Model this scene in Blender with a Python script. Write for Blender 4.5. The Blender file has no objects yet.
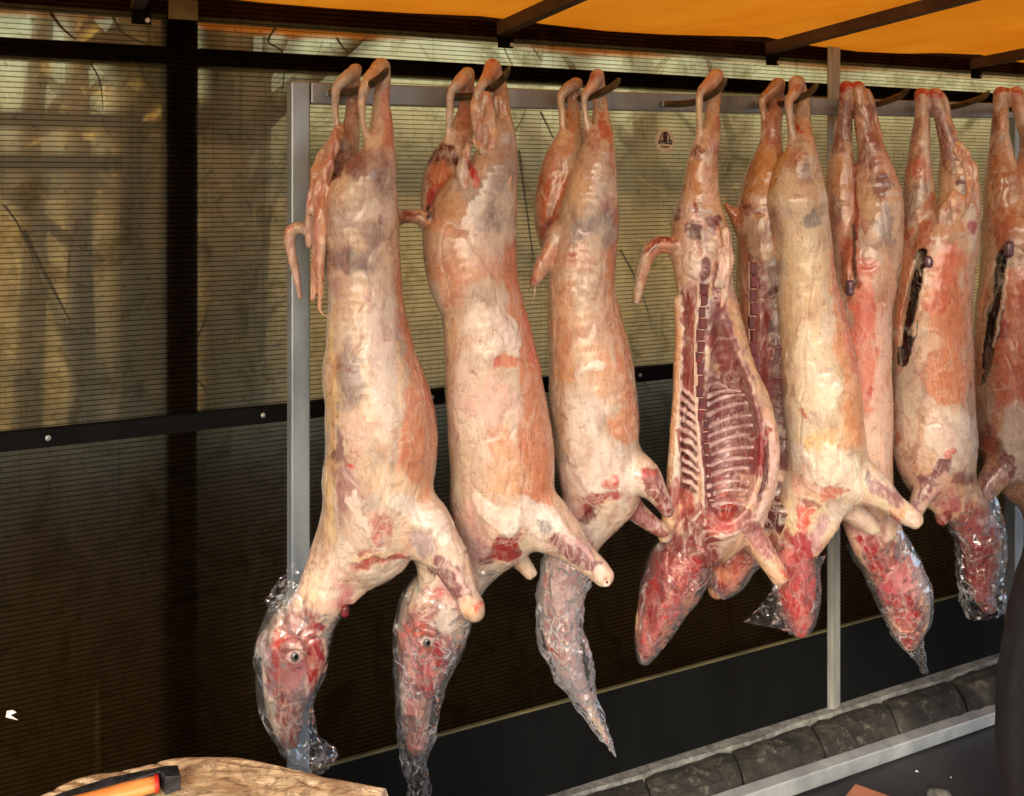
import bpy, math, random
import numpy as np
from mathutils import Vector, Matrix
random.seed(7)
RNG = np.random.RandomState(11)
scene = bpy.context.scene
C = scene.collection

# ------------------------------------------------------------------ frame of reference
F = 1000.0; CX = 512.0; HY = 178.0; EYE = 1.67          # lens in pixels, horizon row, eye height
DIR = np.array([0.8934, 0.4493]); NRM = np.array([0.4493, -0.8934])
C_WALL = 2.24; C_RACK = 2.06

def zof(px, c):
    return c / (0.8934 - 0.4493 * (px - CX) / F)
def P(px, py, c):
    """point on the vertical plane at distance c from the camera that runs along the stall wall"""
    Z = zof(px, c)
    return Vector(((px - CX) / F * Z, Z, EYE + (HY - py) / F * Z))
def W(s, n, z):
    """s along the wall, n metres out from the wall face toward the stall, z up"""
    v = DIR * s - NRM * (C_WALL - n) * 1.0
    v = DIR * s + (-NRM) * (C_WALL - n)
    return Vector((v[0], v[1], z))
def sof(px, c):
    Z = zof(px, c); return (px - CX) / F * Z * DIR[0] + Z * DIR[1]
WALL_ROT = math.atan2(DIR[1], DIR[0])

# ------------------------------------------------------------------ materials
def lin(r, g, b):
    def f(v):
        v = v / 255.0
        return v / 12.92 if v <= 0.04045 else ((v + 0.055) / 1.055) ** 2.4
    return (f(r), f(g), f(b), 1.0)

def new_mat(name):
    m = bpy.data.materials.new(name); m.use_nodes = True
    nt = m.node_tree; nt.nodes.clear()
    return m, nt, nt.nodes, nt.links
def nd(nt, typ, **kw):
    n = nt.nodes.new(typ)
    for k, v in kw.items():
        if k.startswith('i_'):
            key = k[2:].replace('_', ' ')
            n.inputs[key].default_value = v
        else:
            setattr(n, k, v)
    return n
def mixc(nt, a, b, fac, mode='MIX'):
    m = nt.nodes.new('ShaderNodeMix'); m.data_type = 'RGBA'; m.blend_type = mode
    L = nt.links
    for idx, v in ((6, a), (7, b)):
        if hasattr(v, 'is_linked') or isinstance(v, bpy.types.NodeSocket): L.new(v, m.inputs[idx])
        else: m.inputs[idx].default_value = v
    if isinstance(fac, bpy.types.NodeSocket): L.new(fac, m.inputs[0])
    else: m.inputs[0].default_value = fac
    return m.outputs[2]
def ramp(nt, src, stops):
    r = nt.nodes.new('ShaderNodeValToRGB')
    els = r.color_ramp.elements
    while len(els) < len(stops): els.new(0.5)
    for e, (p, c) in zip(els, stops):
        e.position = p; e.color = c if len(c) == 4 else (*c, 1)
    nt.links.new(src, r.inputs[0])
    return r.outputs[0]
def noise(nt, vec, scale, detail=4, rough=0.55, dist=0.0):
    n = nd(nt, 'ShaderNodeTexNoise'); n.inputs['Scale'].default_value = scale
    n.inputs['Detail'].default_value = detail; n.inputs['Roughness'].default_value = rough
    n.inputs['Distortion'].default_value = dist
    if vec is not None: nt.links.new(vec, n.inputs['Vector'])
    return n.outputs['Fac']
def mapping(nt, vec, scale=(1, 1, 1), rot=(0, 0, 0)):
    m = nd(nt, 'ShaderNodeMapping'); m.inputs['Scale'].default_value = scale; m.inputs['Rotation'].default_value = rot
    nt.links.new(vec, m.inputs['Vector']); return m.outputs[0]
def bump(nt, h, strength=0.3, dist=0.01, prev=None):
    b = nd(nt, 'ShaderNodeBump'); b.inputs['Strength'].default_value = strength; b.inputs['Distance'].default_value = dist
    nt.links.new(h, b.inputs['Height'])
    if prev is not None: nt.links.new(prev, b.inputs['Normal'])
    return b.outputs[0]
def principled(nt, col, rough=0.5, metal=0.0, normal=None, **kw):
    p = nd(nt, 'ShaderNodeBsdfPrincipled'); o = nd(nt, 'ShaderNodeOutputMaterial')
    L = nt.links
    for key, v in (('Base Color', col), ('Roughness', rough), ('Metallic', metal)):
        if isinstance(v, bpy.types.NodeSocket): L.new(v, p.inputs[key])
        else: p.inputs[key].default_value = v
    if normal is not None: L.new(normal, p.inputs['Normal'])
    for k, v in kw.items(): p.inputs[k.replace('_', ' ')].default_value = v
    L.new(p.outputs[0], o.inputs['Surface'])
    return p
def objco(nt):
    return nd(nt, 'ShaderNodeTexCoord').outputs['Object']
def worldco(nt):
    return nd(nt, 'ShaderNodeNewGeometry').outputs['Position']

def two_tone(name, c1, c2, scale, rough=0.6, bumps=0.3, bdist=0.004, metal=0, stretch=(1, 1, 1), bscale=None, lo=0.35, hi=0.65, **kw):
    m, nt, N, L = new_mat(name)
    v = mapping(nt, objco(nt), stretch)
    f = noise(nt, v, scale, 8, 0.62, 0.3)
    col = ramp(nt, f, [(lo, c1), (hi, c2)])
    h = noise(nt, v, bscale or scale * 4, 6, 0.6)
    principled(nt, col, rough, metal, bump(nt, h, bumps, bdist), **kw)
    return m

M = {}
M['steel'] = two_tone('galvanised steel', lin(126, 138, 146), lin(168, 180, 190), 9, rough=0.36, bumps=0.12, bdist=0.002, metal=0.45, stretch=(1, 1, .3))
M['hook'] = two_tone('worn hook steel', lin(48, 40, 30), lin(120, 98, 62), 30, rough=0.36, bumps=0.3, bdist=0.002, metal=0.5)
M['blackrail'] = two_tone('black painted rail', lin(4, 4, 4), lin(14, 13, 12), 14, rough=0.8, bumps=0.4, bdist=0.003, Specular_IOR_Level=.12)
M['darksteel'] = two_tone('brown black frame steel', lin(9, 6, 5), lin(18, 12, 10), 7, rough=0.8, bumps=0.2, Specular_IOR_Level=.05)
M['header'] = two_tone('brown header timber', lin(40, 31, 22), lin(62, 49, 36), 5, rough=.8, bumps=.3, Specular_IOR_Level=.1)
M['alu'] = two_tone('dull aluminium strip', lin(150, 150, 142), lin(205, 205, 196), 12, rough=0.42, bumps=0.15, bdist=0.002, metal=0.6, stretch=(1, 1, .15))
M['screw'] = two_tone('zinc screw', lin(170, 170, 170), lin(215, 215, 212), 60, rough=0.3, metal=0.9)
M['whiterail'] = two_tone('worn pale steel rail', lin(165, 172, 172), lin(205, 210, 208), 10, rough=0.4, bumps=0.15, bdist=0.002, metal=0.35)
M['plinth'] = two_tone('black plinth board', lin(4, 4, 4), lin(12, 13, 12), 6, rough=0.75, Specular_IOR_Level=.15, bumps=0.2, stretch=(1, 1, .4))
M['rib'] = two_tone('rib membrane', lin(206, 180, 174), lin(158, 116, 114), 60, rough=0.3, bumps=0.4, bdist=0.003, stretch=(1, 1, 1.0), Coat_Weight=0.4, Coat_Roughness=0.2)
M['marrow'] = two_tone('cut vertebra marrow', lin(60, 8, 12), lin(120, 22, 26), 90, rough=0.35, bumps=0.6, bdist=0.003, Coat_Weight=0.4)
M['bone'] = two_tone('cut bone edge', lin(232, 214, 198), lin(205, 168, 150), 70, rough=0.4, bumps=0.4, bdist=0.002)
M['kidney'] = two_tone('dark organ', lin(80, 55, 70), lin(120, 85, 95), 40, rough=0.25, bumps=0.2, Coat_Weight=0.6)
M['navy'] = two_tone('navy coat cloth', lin(5, 6, 13), lin(11, 13, 22), 25, rough=0.85, bumps=0.5, bdist=0.004, bscale=300)
M['trouser'] = two_tone('dark trouser cloth', lin(18, 18, 20), lin(28, 28, 30), 25, rough=0.85, bumps=0.4, bdist=0.003, bscale=300)
M['skin'] = two_tone('skin', lin(190, 140, 115), lin(205, 155, 130), 12, rough=0.5, bumps=0.1)
M['hair'] = two_tone('dark hair', lin(30, 22, 18), lin(48, 36, 28), 40, rough=0.6, bumps=0.6)
M['sole'] = two_tone('black boot', lin(14, 14, 14), lin(26, 25, 24), 30, rough=0.5, bumps=0.3)
M['wood_handle'] = two_tone('orange varnished handle', lin(205, 125, 60), lin(228, 155, 85), 20, rough=0.35, bumps=0.2, stretch=(1, 1, 8), Coat_Weight=0.3)
M['redcollar'] = two_tone('red collar', lin(165, 25, 18), lin(190, 45, 28), 40, rough=0.4)
M['axehead'] = two_tone('blackened forged steel', lin(30, 30, 32), lin(74, 76, 80), 45, rough=0.42, bumps=0.5, bdist=0.003, metal=0.6)
M['paper'] = two_tone('white paper', lin(215, 212, 205), lin(238, 236, 230), 30, rough=0.8)
M['box'] = two_tone('brown waxed board', lin(150, 96, 70), lin(172, 116, 88), 12, rough=0.5, bumps=0.2)
M['sticker'] = two_tone('cream sticker', lin(214, 196, 168), lin(226, 210, 182), 60, rough=0.5)
M['ink'] = two_tone('dark ink', lin(28, 22, 18), lin(38, 30, 24), 60, rough=0.6)
M['inkbrown'] = two_tone('brown ink', lin(70, 34, 22), lin(86, 44, 30), 60, rough=0.6)
M['bark'] = two_tone('tree bark', lin(46, 38, 30), lin(84, 72, 56), 6, rough=0.9, bumps=0.8, bdist=0.02, stretch=(1, 1, .2))
M['leaf'] = two_tone('dry foliage', lin(130, 116, 72), lin(188, 168, 118), 3, rough=0.8, bumps=0.3)
M['twig'] = two_tone('dry vine', lin(30, 22, 14), lin(52, 40, 26), 12, rough=0.9, bumps=0.4)
M['boards'] = two_tone('dark shelter boards', lin(20, 18, 14), lin(38, 34, 27), 3, rough=0.85, bumps=0.3, stretch=(1, 1, .1))
M['bank'] = two_tone('dry leaf litter', lin(108, 94, 60), lin(158, 140, 98), 2.5, rough=0.95, bumps=0.6, bdist=0.03)

# asphalt
m, nt, N, L = new_mat('dark wet asphalt'); v = worldco(nt)
f1 = noise(nt, v, 2.2, 6); f2 = noise(nt, v, 160, 3, 0.7)
c = mixc(nt, ramp(nt, f1, [(.3, lin(30, 32, 34)), (.7, lin(58, 60, 62))]), ramp(nt, f2, [(.35, lin(24, 25, 26)), (.75, lin(92, 92, 90))]), .4)
principled(nt, c, ramp(nt, f1, [(.35, (.35,) * 3), (.65, (.75,) * 3)]), 0, bump(nt, f2, .6, .004)); M['asphalt'] = m
# kerb stone : dark, mossy, pale worn edge
m, nt, N, L = new_mat('weathered kerb stone'); v = worldco(nt)
f1 = noise(nt, v, 7, 8, .65, .5); f2 = noise(nt, v, 90, 5, .7); f3 = noise(nt, v, 26, 8, .7, .3)
c = ramp(nt, f1, [(.36, lin(24, 23, 19)), (.52, lin(48, 45, 37)), (.7, lin(94, 88, 72))])
c = mixc(nt, c, lin(140, 135, 116), ramp(nt, f3, [(.56, (0,) * 3), (.74, (.8,) * 3)]))
c = mixc(nt, c, lin(20, 20, 16), ramp(nt, f2, [(.52, (0,) * 3), (.72, (.7,) * 3)]))
principled(nt, c, .8, 0, bump(nt, f2, .8, .005, bump(nt, f3, .7, .01))); M['kerb'] = m
m, nt, N, L = new_mat('pale mortar strip'); v = worldco(nt)
f1 = noise(nt, v, 18, 8, .7, .4); f2 = noise(nt, v, 130, 5, .7)
c = mixc(nt, ramp(nt, f1, [(.35, lin(72, 72, 66)), (.65, lin(146, 146, 138))]), lin(60, 60, 55), ramp(nt, f2, [(.5, (0,) * 3), (.7, (.7,) * 3)]))
principled(nt, c, .85, 0, bump(nt, f2, .8, .004)); M['mortar'] = m

# chopping block: top shows sawn, gouged wood with blood
m, nt, N, L = new_mat('gouged butcher block wood'); v = objco(nt)
vv = mapping(nt, v, (5.0, 22, 9), (0, 0, .35)); f1 = noise(nt, vv, 1.4, 10, .7, 1.2)
f2 = noise(nt, mapping(nt, v, (1, 1, 1)), 6, 6, .6, .3); f3 = noise(nt, mapping(nt, v, (30, 90, 30), (0, 0, .35)), 1, 6, .7)
c = ramp(nt, f1, [(.26, lin(120, 94, 60)), (.40, lin(206, 178, 132)), (.56, lin(236, 216, 176)), (.75, lin(244, 230, 200))])
c = mixc(nt, c, lin(120, 84, 48), ramp(nt, f2, [(.52, (0,) * 3), (.66, (.65,) * 3)]))
c = mixc(nt, c, lin(74, 46, 24), ramp(nt, f3, [(.54, (0,) * 3), (.68, (.85,) * 3)]))
fk_ = noise(nt, mapping(nt, v, (9, 16, 9), (0, 0, .3)), 1, 10, .75, 2.0)
c = mixc(nt, c, lin(96, 66, 38), ramp(nt, fk_, [(.50, (0,) * 3), (.56, (.7,) * 3), (.60, (.1,) * 3)]))
dist = nd(nt, 'ShaderNodeVectorMath', operation='DISTANCE'); L.new(v, dist.inputs[0]); dist.inputs[1].default_value = (-.03, -.02, .75)
stain = nd(nt, 'ShaderNodeMath', operation='MULTIPLY_ADD'); L.new(f2, stain.inputs[0]); stain.inputs[1].default_value = .30; 
neg = nd(nt, 'ShaderNodeMath', operation='SUBTRACT'); L.new(dist.outputs['Value'], neg.inputs[1]); neg.inputs[0].default_value = 0.0
L.new(neg.outputs[0], stain.inputs[2])
c = mixc(nt, c, lin(120, 24, 18), ramp(nt, stain.outputs[0], [(.03, (0,) * 3), (.09, (.8,) * 3)]))
principled(nt, c, .6, 0, bump(nt, f3, .5, .004, bump(nt, f1, .8, .008))); M['block'] = m

# orange tarpaulin: cloth lit from above shows through
m, nt, N, L = new_mat('orange tarpaulin'); v = worldco(nt)
f1 = noise(nt, v, 3.5, 8, .65, .4); f2 = noise(nt, v, 45, 5, .7)
c = ramp(nt, f1, [(.3, lin(208, 112, 16)), (.7, lin(228, 138, 30))])
c = mixc(nt, c, lin(120, 60, 12), ramp(nt, f2, [(.66, (0,) * 3), (.8, (.6,) * 3)]))
d = nd(nt, 'ShaderNodeBsdfDiffuse'); t = nd(nt, 'ShaderNodeBsdfTranslucent'); mx = nd(nt, 'ShaderNodeMixShader'); o = nd(nt, 'ShaderNodeOutputMaterial')
L.new(c, d.inputs[0]); L.new(c, t.inputs[0]); mx.inputs[0].default_value = .5
L.new(d.outputs[0], mx.inputs[1]); L.new(t.outputs[0], mx.inputs[2]); L.new(mx.outputs[0], o.inputs[0])
bp = bump(nt, f1, .3, .02); L.new(bp, d.inputs['Normal']); M['tarp'] = m

# twin wall polycarbonate: horizontal flutes, tinted, part see-through part diffusing
m, nt, N, L = new_mat('twin wall polycarbonate'); v = worldco(nt)
sep = nd(nt, 'ShaderNodeSeparateXYZ'); L.new(v, sep.inputs[0])
fr = nd(nt, 'ShaderNodeMath', operation='MULTIPLY'); L.new(sep.outputs['Z'], fr.inputs[0]); fr.inputs[1].default_value = 1 / .0107
fz = nd(nt, 'ShaderNodeMath', operation='FRACT'); L.new(fr.outputs[0], fz.inputs[0])
web = ramp(nt, fz.outputs[0], [(0, (1,) * 3), (.12, (1,) * 3), (.22, (0,) * 3), (.90, (0,) * 3), (1.0, (1,) * 3)])
# dirt: grime in patches and streaks; mottling painted in for backlit foliage blurred behind
g = noise(nt, mapping(nt, v, (7, 7, .9)), 1, 7, .65, .3); g2 = noise(nt, v, 55, 5, .7)
tint = mixc(nt, lin(252, 226, 172), lin(222, 190, 128), ramp(nt, g, [(.38, (0,) * 3), (.68, (.75,) * 3)]))
tint = mixc(nt, tint, lin(110, 92, 50), ramp(nt, g2, [(.58, (0,) * 3), (.76, (.8,) * 3)]))
g3 = noise(nt, mapping(nt, v, (90, 90, 1.2)), 1, 5, .7); tint = mixc(nt, tint, lin(160, 136, 82), ramp(nt, g3, [(.55, (0,) * 3), (.75, (.55,) * 3)]))
g4 = noise(nt, v, 9, 8, .72, 1.2); tint = mixc(nt, tint, lin(156, 134, 78), ramp(nt, g4, [(.50, (0,) * 3), (.66, (.7,) * 3)]))
tint = mixc(nt, tint, lin(132, 118, 82), web)
tr = nd(nt, 'ShaderNodeBsdfTransparent'); L.new(tint, tr.inputs[0])
tl = nd(nt, 'ShaderNodeBsdfTranslucent'); L.new(tint, tl.inputs[0])
gl = nd(nt, 'ShaderNodeBsdfPrincipled'); gl.inputs['Base Color'].default_value = lin(34, 28, 20); gl.inputs['Roughness'].default_value = .36; gl.inputs['Specular IOR Level'].default_value = .25
rip = nd(nt, 'ShaderNodeMath', operation='PINGPONG'); L.new(fr.outputs[0], rip.inputs[0]); rip.inputs[1].default_value = .5
L.new(bump(nt, rip.outputs[0], .35, .003), gl.inputs['Normal'])
rf = nd(nt, 'ShaderNodeBsdfRefraction'); rf.inputs['IOR'].default_value = 1.22; rf.inputs['Roughness'].default_value = .30; L.new(tint, rf.inputs[0])
m0 = nd(nt, 'ShaderNodeMixShader'); m0.inputs[0].default_value = .72; L.new(tr.outputs[0], m0.inputs[1]); L.new(rf.outputs[0], m0.inputs[2])
m1 = nd(nt, 'ShaderNodeMixShader'); m1.inputs[0].default_value = .33; L.new(m0.outputs[0], m1.inputs[1]); L.new(tl.outputs[0], m1.inputs[2])
m2 = nd(nt, 'ShaderNodeMixShader'); m2.inputs[0].default_value = .05; L.new(m1.outputs[0], m2.inputs[1]); L.new(gl.outputs[0], m2.inputs[2])
o = nd(nt, 'ShaderNodeOutputMaterial'); L.new(m2.outputs[0], o.inputs[0]); M['poly'] = m

# cling film / bag; glints along creases put in as white diffuse lines
def film(name, tint, clear, rough, bs, edge=.3, fk=.8, white=.2):
    m, nt, N, L = new_mat(name); v = objco(nt)
    tr = nd(nt, 'ShaderNodeBsdfTransparent'); tr.inputs[0].default_value = tint
    gl = nd(nt, 'ShaderNodeBsdfGlossy'); gl.inputs['Roughness'].default_value = rough; gl.inputs[0].default_value = (.97, .98, 1, 1)
    df = nd(nt, 'ShaderNodeBsdfTranslucent'); df.inputs[0].default_value = (.85, .85, .87, 1)
    vor = nd(nt, 'ShaderNodeTexVoronoi', feature='DISTANCE_TO_EDGE'); vor.inputs['Scale'].default_value = bs
    wv = nd(nt, 'ShaderNodeTexNoise'); wv.inputs['Scale'].default_value = 14; L.new(v, wv.inputs['Vector'])
    mm = nd(nt, 'ShaderNodeVectorMath', operation='MULTIPLY_ADD'); L.new(wv.outputs['Color'], mm.inputs[0]); mm.inputs[1].default_value = (.12,) * 3
    L.new(mapping(nt, v, (1, 1, .22), (.25, 0, .2)), mm.inputs[2]); L.new(mm.outputs[0], vor.inputs['Vector'])
    g = noise(nt, v, 18, 3)
    ed = ramp(nt, vor.outputs['Distance'], [(0, (1,) * 3), (.02, (.45,) * 3), (.07, (0,) * 3)])
    vo2 = nd(nt, 'ShaderNodeTexVoronoi', feature='DISTANCE_TO_EDGE'); vo2.inputs['Scale'].default_value = bs * 2.3; m3 = nd(nt, 'ShaderNodeVectorMath', operation='ADD'); L.new(mm.outputs[0], m3.inputs[0]); m3.inputs[1].default_value = (3, 1, 2)
    L.new(m3.outputs[0], vo2.inputs['Vector']); e3 = ramp(nt, vo2.outputs['Distance'], [(0, (1,) * 3), (.03, (.35,) * 3), (.08, (0,) * 3)])
    g2 = noise(nt, mapping(nt, v, (1, 1, .6), (.3, 0, .4)), 24, 3)
    q1 = nd(nt, 'ShaderNodeMath', operation='MULTIPLY'); L.new(ed, q1.inputs[0]); L.new(ramp(nt, g, [(.5, (0,) * 3), (.64, (.8,) * 3)]), q1.inputs[1])
    q2 = nd(nt, 'ShaderNodeMath', operation='MULTIPLY'); L.new(e3, q2.inputs[0]); L.new(ramp(nt, g2, [(.57, (0,) * 3), (.68, (.7,) * 3)]), q2.inputs[1])
    gg = nd(nt, 'ShaderNodeMath', operation='MAXIMUM'); L.new(q1.outputs[0], gg.inputs[0]); L.new(q2.outputs[0], gg.inputs[1])
    b = bump(nt, noise(nt, v, 40, 2), .35, .01); L.new(b, gl.inputs['Normal'])
    fr = nd(nt, 'ShaderNodeFresnel'); fr.inputs[0].default_value = 1.5; L.new(b, fr.inputs['Normal'])
    e2 = nd(nt, 'ShaderNodeMath', operation='MULTIPLY_ADD'); L.new(gg.outputs[0], e2.inputs[0]); e2.inputs[1].default_value = edge; e2.inputs[2].default_value = clear
    sc = nd(nt, 'ShaderNodeMath', operation='MULTIPLY_ADD', use_clamp=True); L.new(fr.outputs[0], sc.inputs[0]); sc.inputs[1].default_value = fk; L.new(e2.outputs[0], sc.inputs[2])
    dd = nd(nt, 'ShaderNodeBsdfDiffuse'); dd.inputs[0].default_value = (.9, .9, .92, 1); d2 = nd(nt, 'ShaderNodeMixShader'); d2.inputs[0].default_value = .4; L.new(dd.outputs[0], d2.inputs[1]); L.new(df.outputs[0], d2.inputs[2])
    wf = nd(nt, 'ShaderNodeMath', operation='MULTIPLY_ADD', use_clamp=True); L.new(gg.outputs[0], wf.inputs[0]); wf.inputs[1].default_value = .8; wf.inputs[2].default_value = white
    a = nd(nt, 'ShaderNodeMixShader'); L.new(wf.outputs[0], a.inputs[0]); L.new(gl.outputs[0], a.inputs[1]); L.new(d2.outputs[0], a.inputs[2])
    x = nd(nt, 'ShaderNodeMixShader'); L.new(sc.outputs[0], x.inputs[0]); L.new(tr.outputs[0], x.inputs[1]); L.new(a.outputs[0], x.inputs[2])
    o = nd(nt, 'ShaderNodeOutputMaterial'); L.new(x.outputs[0], o.inputs[0]); return m
M['film'] = film('crumpled cling film', (.97, .98, .99, 1), .02, .06, 17, .7, .55, .08)
M['filmheavy'] = film('tightly crumpled cling film', (.92, .94, .96, 1), .05, .07, 30, .9, .8, .24)
M['bag'] = film('thin blood smeared bag', (.95, .74, .73, 1), .02, .10, 8, .35, .55, .12)

# meat: colour comes from the painted attribute, fibres, fat lace, vessels and sheen from noise
m, nt, N, L = new_mat('skinned carcass'); v = objco(nt)
at = nd(nt, 'ShaderNodeAttribute'); at.attribute_name = 'flesh'
fib = noise(nt, mapping(nt, v, (1, 1, .14)), 170, 7, .7, .8)
mot = noise(nt, v, 34, 9, .75, 1.2); fine = noise(nt, v, 420, 4, .75, .3)
hue = noise(nt, mapping(nt, v, (1, 1, .5)), 13, 8, .68, 1.0)
lac = noise(nt, mapping(nt, v, (1, 1, .42)), 19, 7, .62, 2.6); gat = noise(nt, v, 7, 4, .6, .5)
c = at.outputs['Color']
c = mixc(nt, c, ramp(nt, hue, [(.34, (.80, .62, .58)), (.5, (1, 1, 1)), (.66, (1.06, 1.16, 1.20))]), .8, 'MULTIPLY')
c = mixc(nt, c, ramp(nt, mot, [(.30, (.50, .36, .36)), (.47, (1, 1, 1)), (.68, (1.22, 1.22, 1.2))]), .55, 'MULTIPLY')
c = mixc(nt, c, ramp(nt, fib, [(.32, (.64, .50, .46)), (.5, (1, 1, 1)), (.68, (1.25, 1.24, 1.2))]), .30, 'MULTIPLY')
def band(src, mid, w, peak):
    return ramp(nt, src, [(mid - w, (0,) * 3), (mid - w * .25, (peak,) * 3), (mid + w * .25, (peak,) * 3), (mid + w, (0,) * 3)])
def mul(x, y):
    q = nd(nt, 'ShaderNodeMath', operation='MULTIPLY'); L.new(x, q.inputs[0]); L.new(y, q.inputs[1]); return q.outputs[0]
lace = mul(band(lac, .5, .05, .75), ramp(nt, gat, [(.42, (.12,) * 3), (.62, (1,) * 3)]))
c = mixc(nt, c, mixc(nt, c, lin(240, 226, 208), .42), lace)
redl = mul(band(lac, .415, .018, .8), ramp(nt, gat, [(.36, (.9,) * 3), (.5, (0,) * 3)]))
c = mixc(nt, c, lin(140, 40, 32), redl)
vo = nd(nt, 'ShaderNodeTexVoronoi', feature='DISTANCE_TO_EDGE'); vo.inputs['Scale'].default_value = 13
wv = nd(nt, 'ShaderNodeTexNoise'); wv.inputs['Scale'].default_value = 22; wv.inputs['Detail'].default_value = 5; L.new(v, wv.inputs['Vector'])
mm = nd(nt, 'ShaderNodeVectorMath', operation='MULTIPLY_ADD'); L.new(wv.outputs['Color'], mm.inputs[0]); mm.inputs[1].default_value = (.12,) * 3
L.new(mapping(nt, v, (1, 1, .5)), mm.inputs[2]); L.new(mm.outputs[0], vo.inputs['Vector'])
ves = mul(ramp(nt, vo.outputs['Distance'], [(0, (.7,) * 3), (.018, (0,) * 3)]), ramp(nt, mot, [(.54, (0,) * 3), (.64, (1,) * 3)]))
c = mixc(nt, c, lin(130, 44, 36), ves)
h = nd(nt, 'ShaderNodeMath', operation='MULTIPLY_ADD'); L.new(fib, h.inputs[0]); h.inputs[1].default_value = .35; L.new(mot, h.inputs[2])
h2 = nd(nt, 'ShaderNodeMath', operation='MULTIPLY_ADD'); L.new(lace, h2.inputs[0]); h2.inputs[1].default_value = .22; L.new(h.outputs[0], h2.inputs[2])
b = bump(nt, fine, .15, .002, bump(nt, h2.outputs[0], .55, .006))
rg = ramp(nt, mot, [(.35, (.22,) * 3), (.65, (.42,) * 3)])
p = principled(nt, c, rg, 0, b, Coat_Weight=.8, Coat_Roughness=.12)
bw = nd(nt, 'ShaderNodeRGBToBW'); L.new(at.outputs['Color'], bw.inputs[0]); L.new(ramp(nt, bw.outputs[0], [(.008, (0,) * 3), (.03, (.8,) * 3)]), p.inputs['Coat Weight']); L.new(ramp(nt, bw.outputs[0], [(.008, (0,) * 3), (.03, (.5,) * 3)]), p.inputs['Specular IOR Level'])
M['meat'] = m

# ------------------------------------------------------------------ mesh helpers
def link(o, parent=None):
    C.objects.link(o)
    if parent is not None: o.parent = parent
    return o
def empty(name, loc, label, cat, group=None):
    o = bpy.data.objects.new(name, None); C.objects.link(o); o.location = loc; o.empty_display_size = .05
    tag(o, label, cat, group); return o
def tag(o, label=None, cat=None, group=None, kind=None):
    if label: o['label'] = label
    if cat: o['category'] = cat
    if group: o['group'] = group
    if kind: o['kind'] = kind
    return o
def mesh_obj(name, verts, faces, mat, parent=None, smooth=False, origin=None):
    """verts in world coordinates; parent's translation is removed"""
    V = np.asarray([tuple(v) for v in verts] if not isinstance(verts, np.ndarray) else verts, dtype=float)
    off = np.zeros(3)
    if parent is not None:
        p = parent
        while p is not None: off = off + np.array(p.location); p = p.parent
    elif origin is not None: off = np.array(origin, dtype=float)
    me = bpy.data.meshes.new(name); me.from_pydata((V - off).tolist(), [], [list(map(int, f)) for f in faces]); me.update()
    o = bpy.data.objects.new(name, me)
    if parent is None and origin is not None: o.location = Vector(off)
    if mat is not None: me.materials.append(mat)
    link(o, parent)
    if smooth: me.polygons.foreach_set('use_smooth', [True] * len(me.polygons))
    return o
class MB:
    def __init__(s): s.v = []; s.f = []
    def add(s, vs, fs):
        k = len(s.v); s.v += [tuple(v) for v in vs]; s.f += [[i + k for i in f] for f in fs]
    def hexa(s, c8, bev=0):
        s.add(c8, [(0, 3, 2, 1), (4, 5, 6, 7), (0, 1, 5, 4), (1, 2, 6, 5), (2, 3, 7, 6), (3, 0, 4, 7)])
    def wbox(s, s0, s1, n0, n1, z0, z1):
        s.hexa([W(s0, n1, z0), W(s1, n1, z0), W(s1, n0, z0), W(s0, n0, z0), W(s0, n1, z1), W(s1, n1, z1), W(s1, n0, z1), W(s0, n0, z1)])
    def tube(s, pts, rads, seg=12, cap=True, squash=1):
        pts = [Vector(p) for p in pts]; n = len(pts)
        if not hasattr(rads, '__len__'): rads = [rads] * n
        base = len(s.v); up = None
        for i, p in enumerate(pts):
            t = (pts[min(i + 1, n - 1)] - pts[max(i - 1, 0)]).normalized()
            if up is None: up = Vector((0, 0, 1)) if abs(t.z) < .9 else Vector((1, 0, 0))
            a = t.cross(up).normalized(); b = a.cross(t).normalized(); up = b
            for k in range(seg):
                th = 2 * math.pi * k / seg
                s.v.append(tuple(p + a * math.cos(th) * rads[i] + b * math.sin(th) * rads[i] * squash))
        for i in range(n - 1):
            for k in range(seg):
                k2 = (k + 1) % seg
                s.f.append([base + i * seg + k, base + i * seg + k2, base + (i + 1) * seg + k2, base + (i + 1) * seg + k])
        if cap:
            s.f.append([base + k for k in range(seg)][::-1]); s.f.append([base + (n - 1) * seg + k for k in range(seg)])
    def build(s, name, mat, parent=None, smooth=False, origin=None, bevel=0, auto=None):
        o = mesh_obj(name, s.v, s.f, mat, parent, smooth, origin)
        if bevel:
            b = o.modifiers.new('bevel', 'BEVEL'); b.width = bevel; b.segments = 2; b.limit_method = 'ANGLE'; b.angle_limit = .6
        return o
def crom(pts, n):
    """catmull-rom through rows of pts, n samples a span"""
    A = np.asarray(pts, float); out = []
    for i in range(len(A) - 1):
        p0 = A[max(i - 1, 0)]; p1 = A[i]; p2 = A[i + 1]; p3 = A[min(i + 2, len(A) - 1)]
        for k in range(n):
            t = k / n
            out.append(.5 * ((2 * p1) + (-p0 + p2) * t + (2 * p0 - 5 * p1 + 4 * p2 - p3) * t * t + (-p0 + 3 * p1 - 3 * p2 + p3) * t ** 3))
    out.append(A[-1]); return np.array(out)

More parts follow.
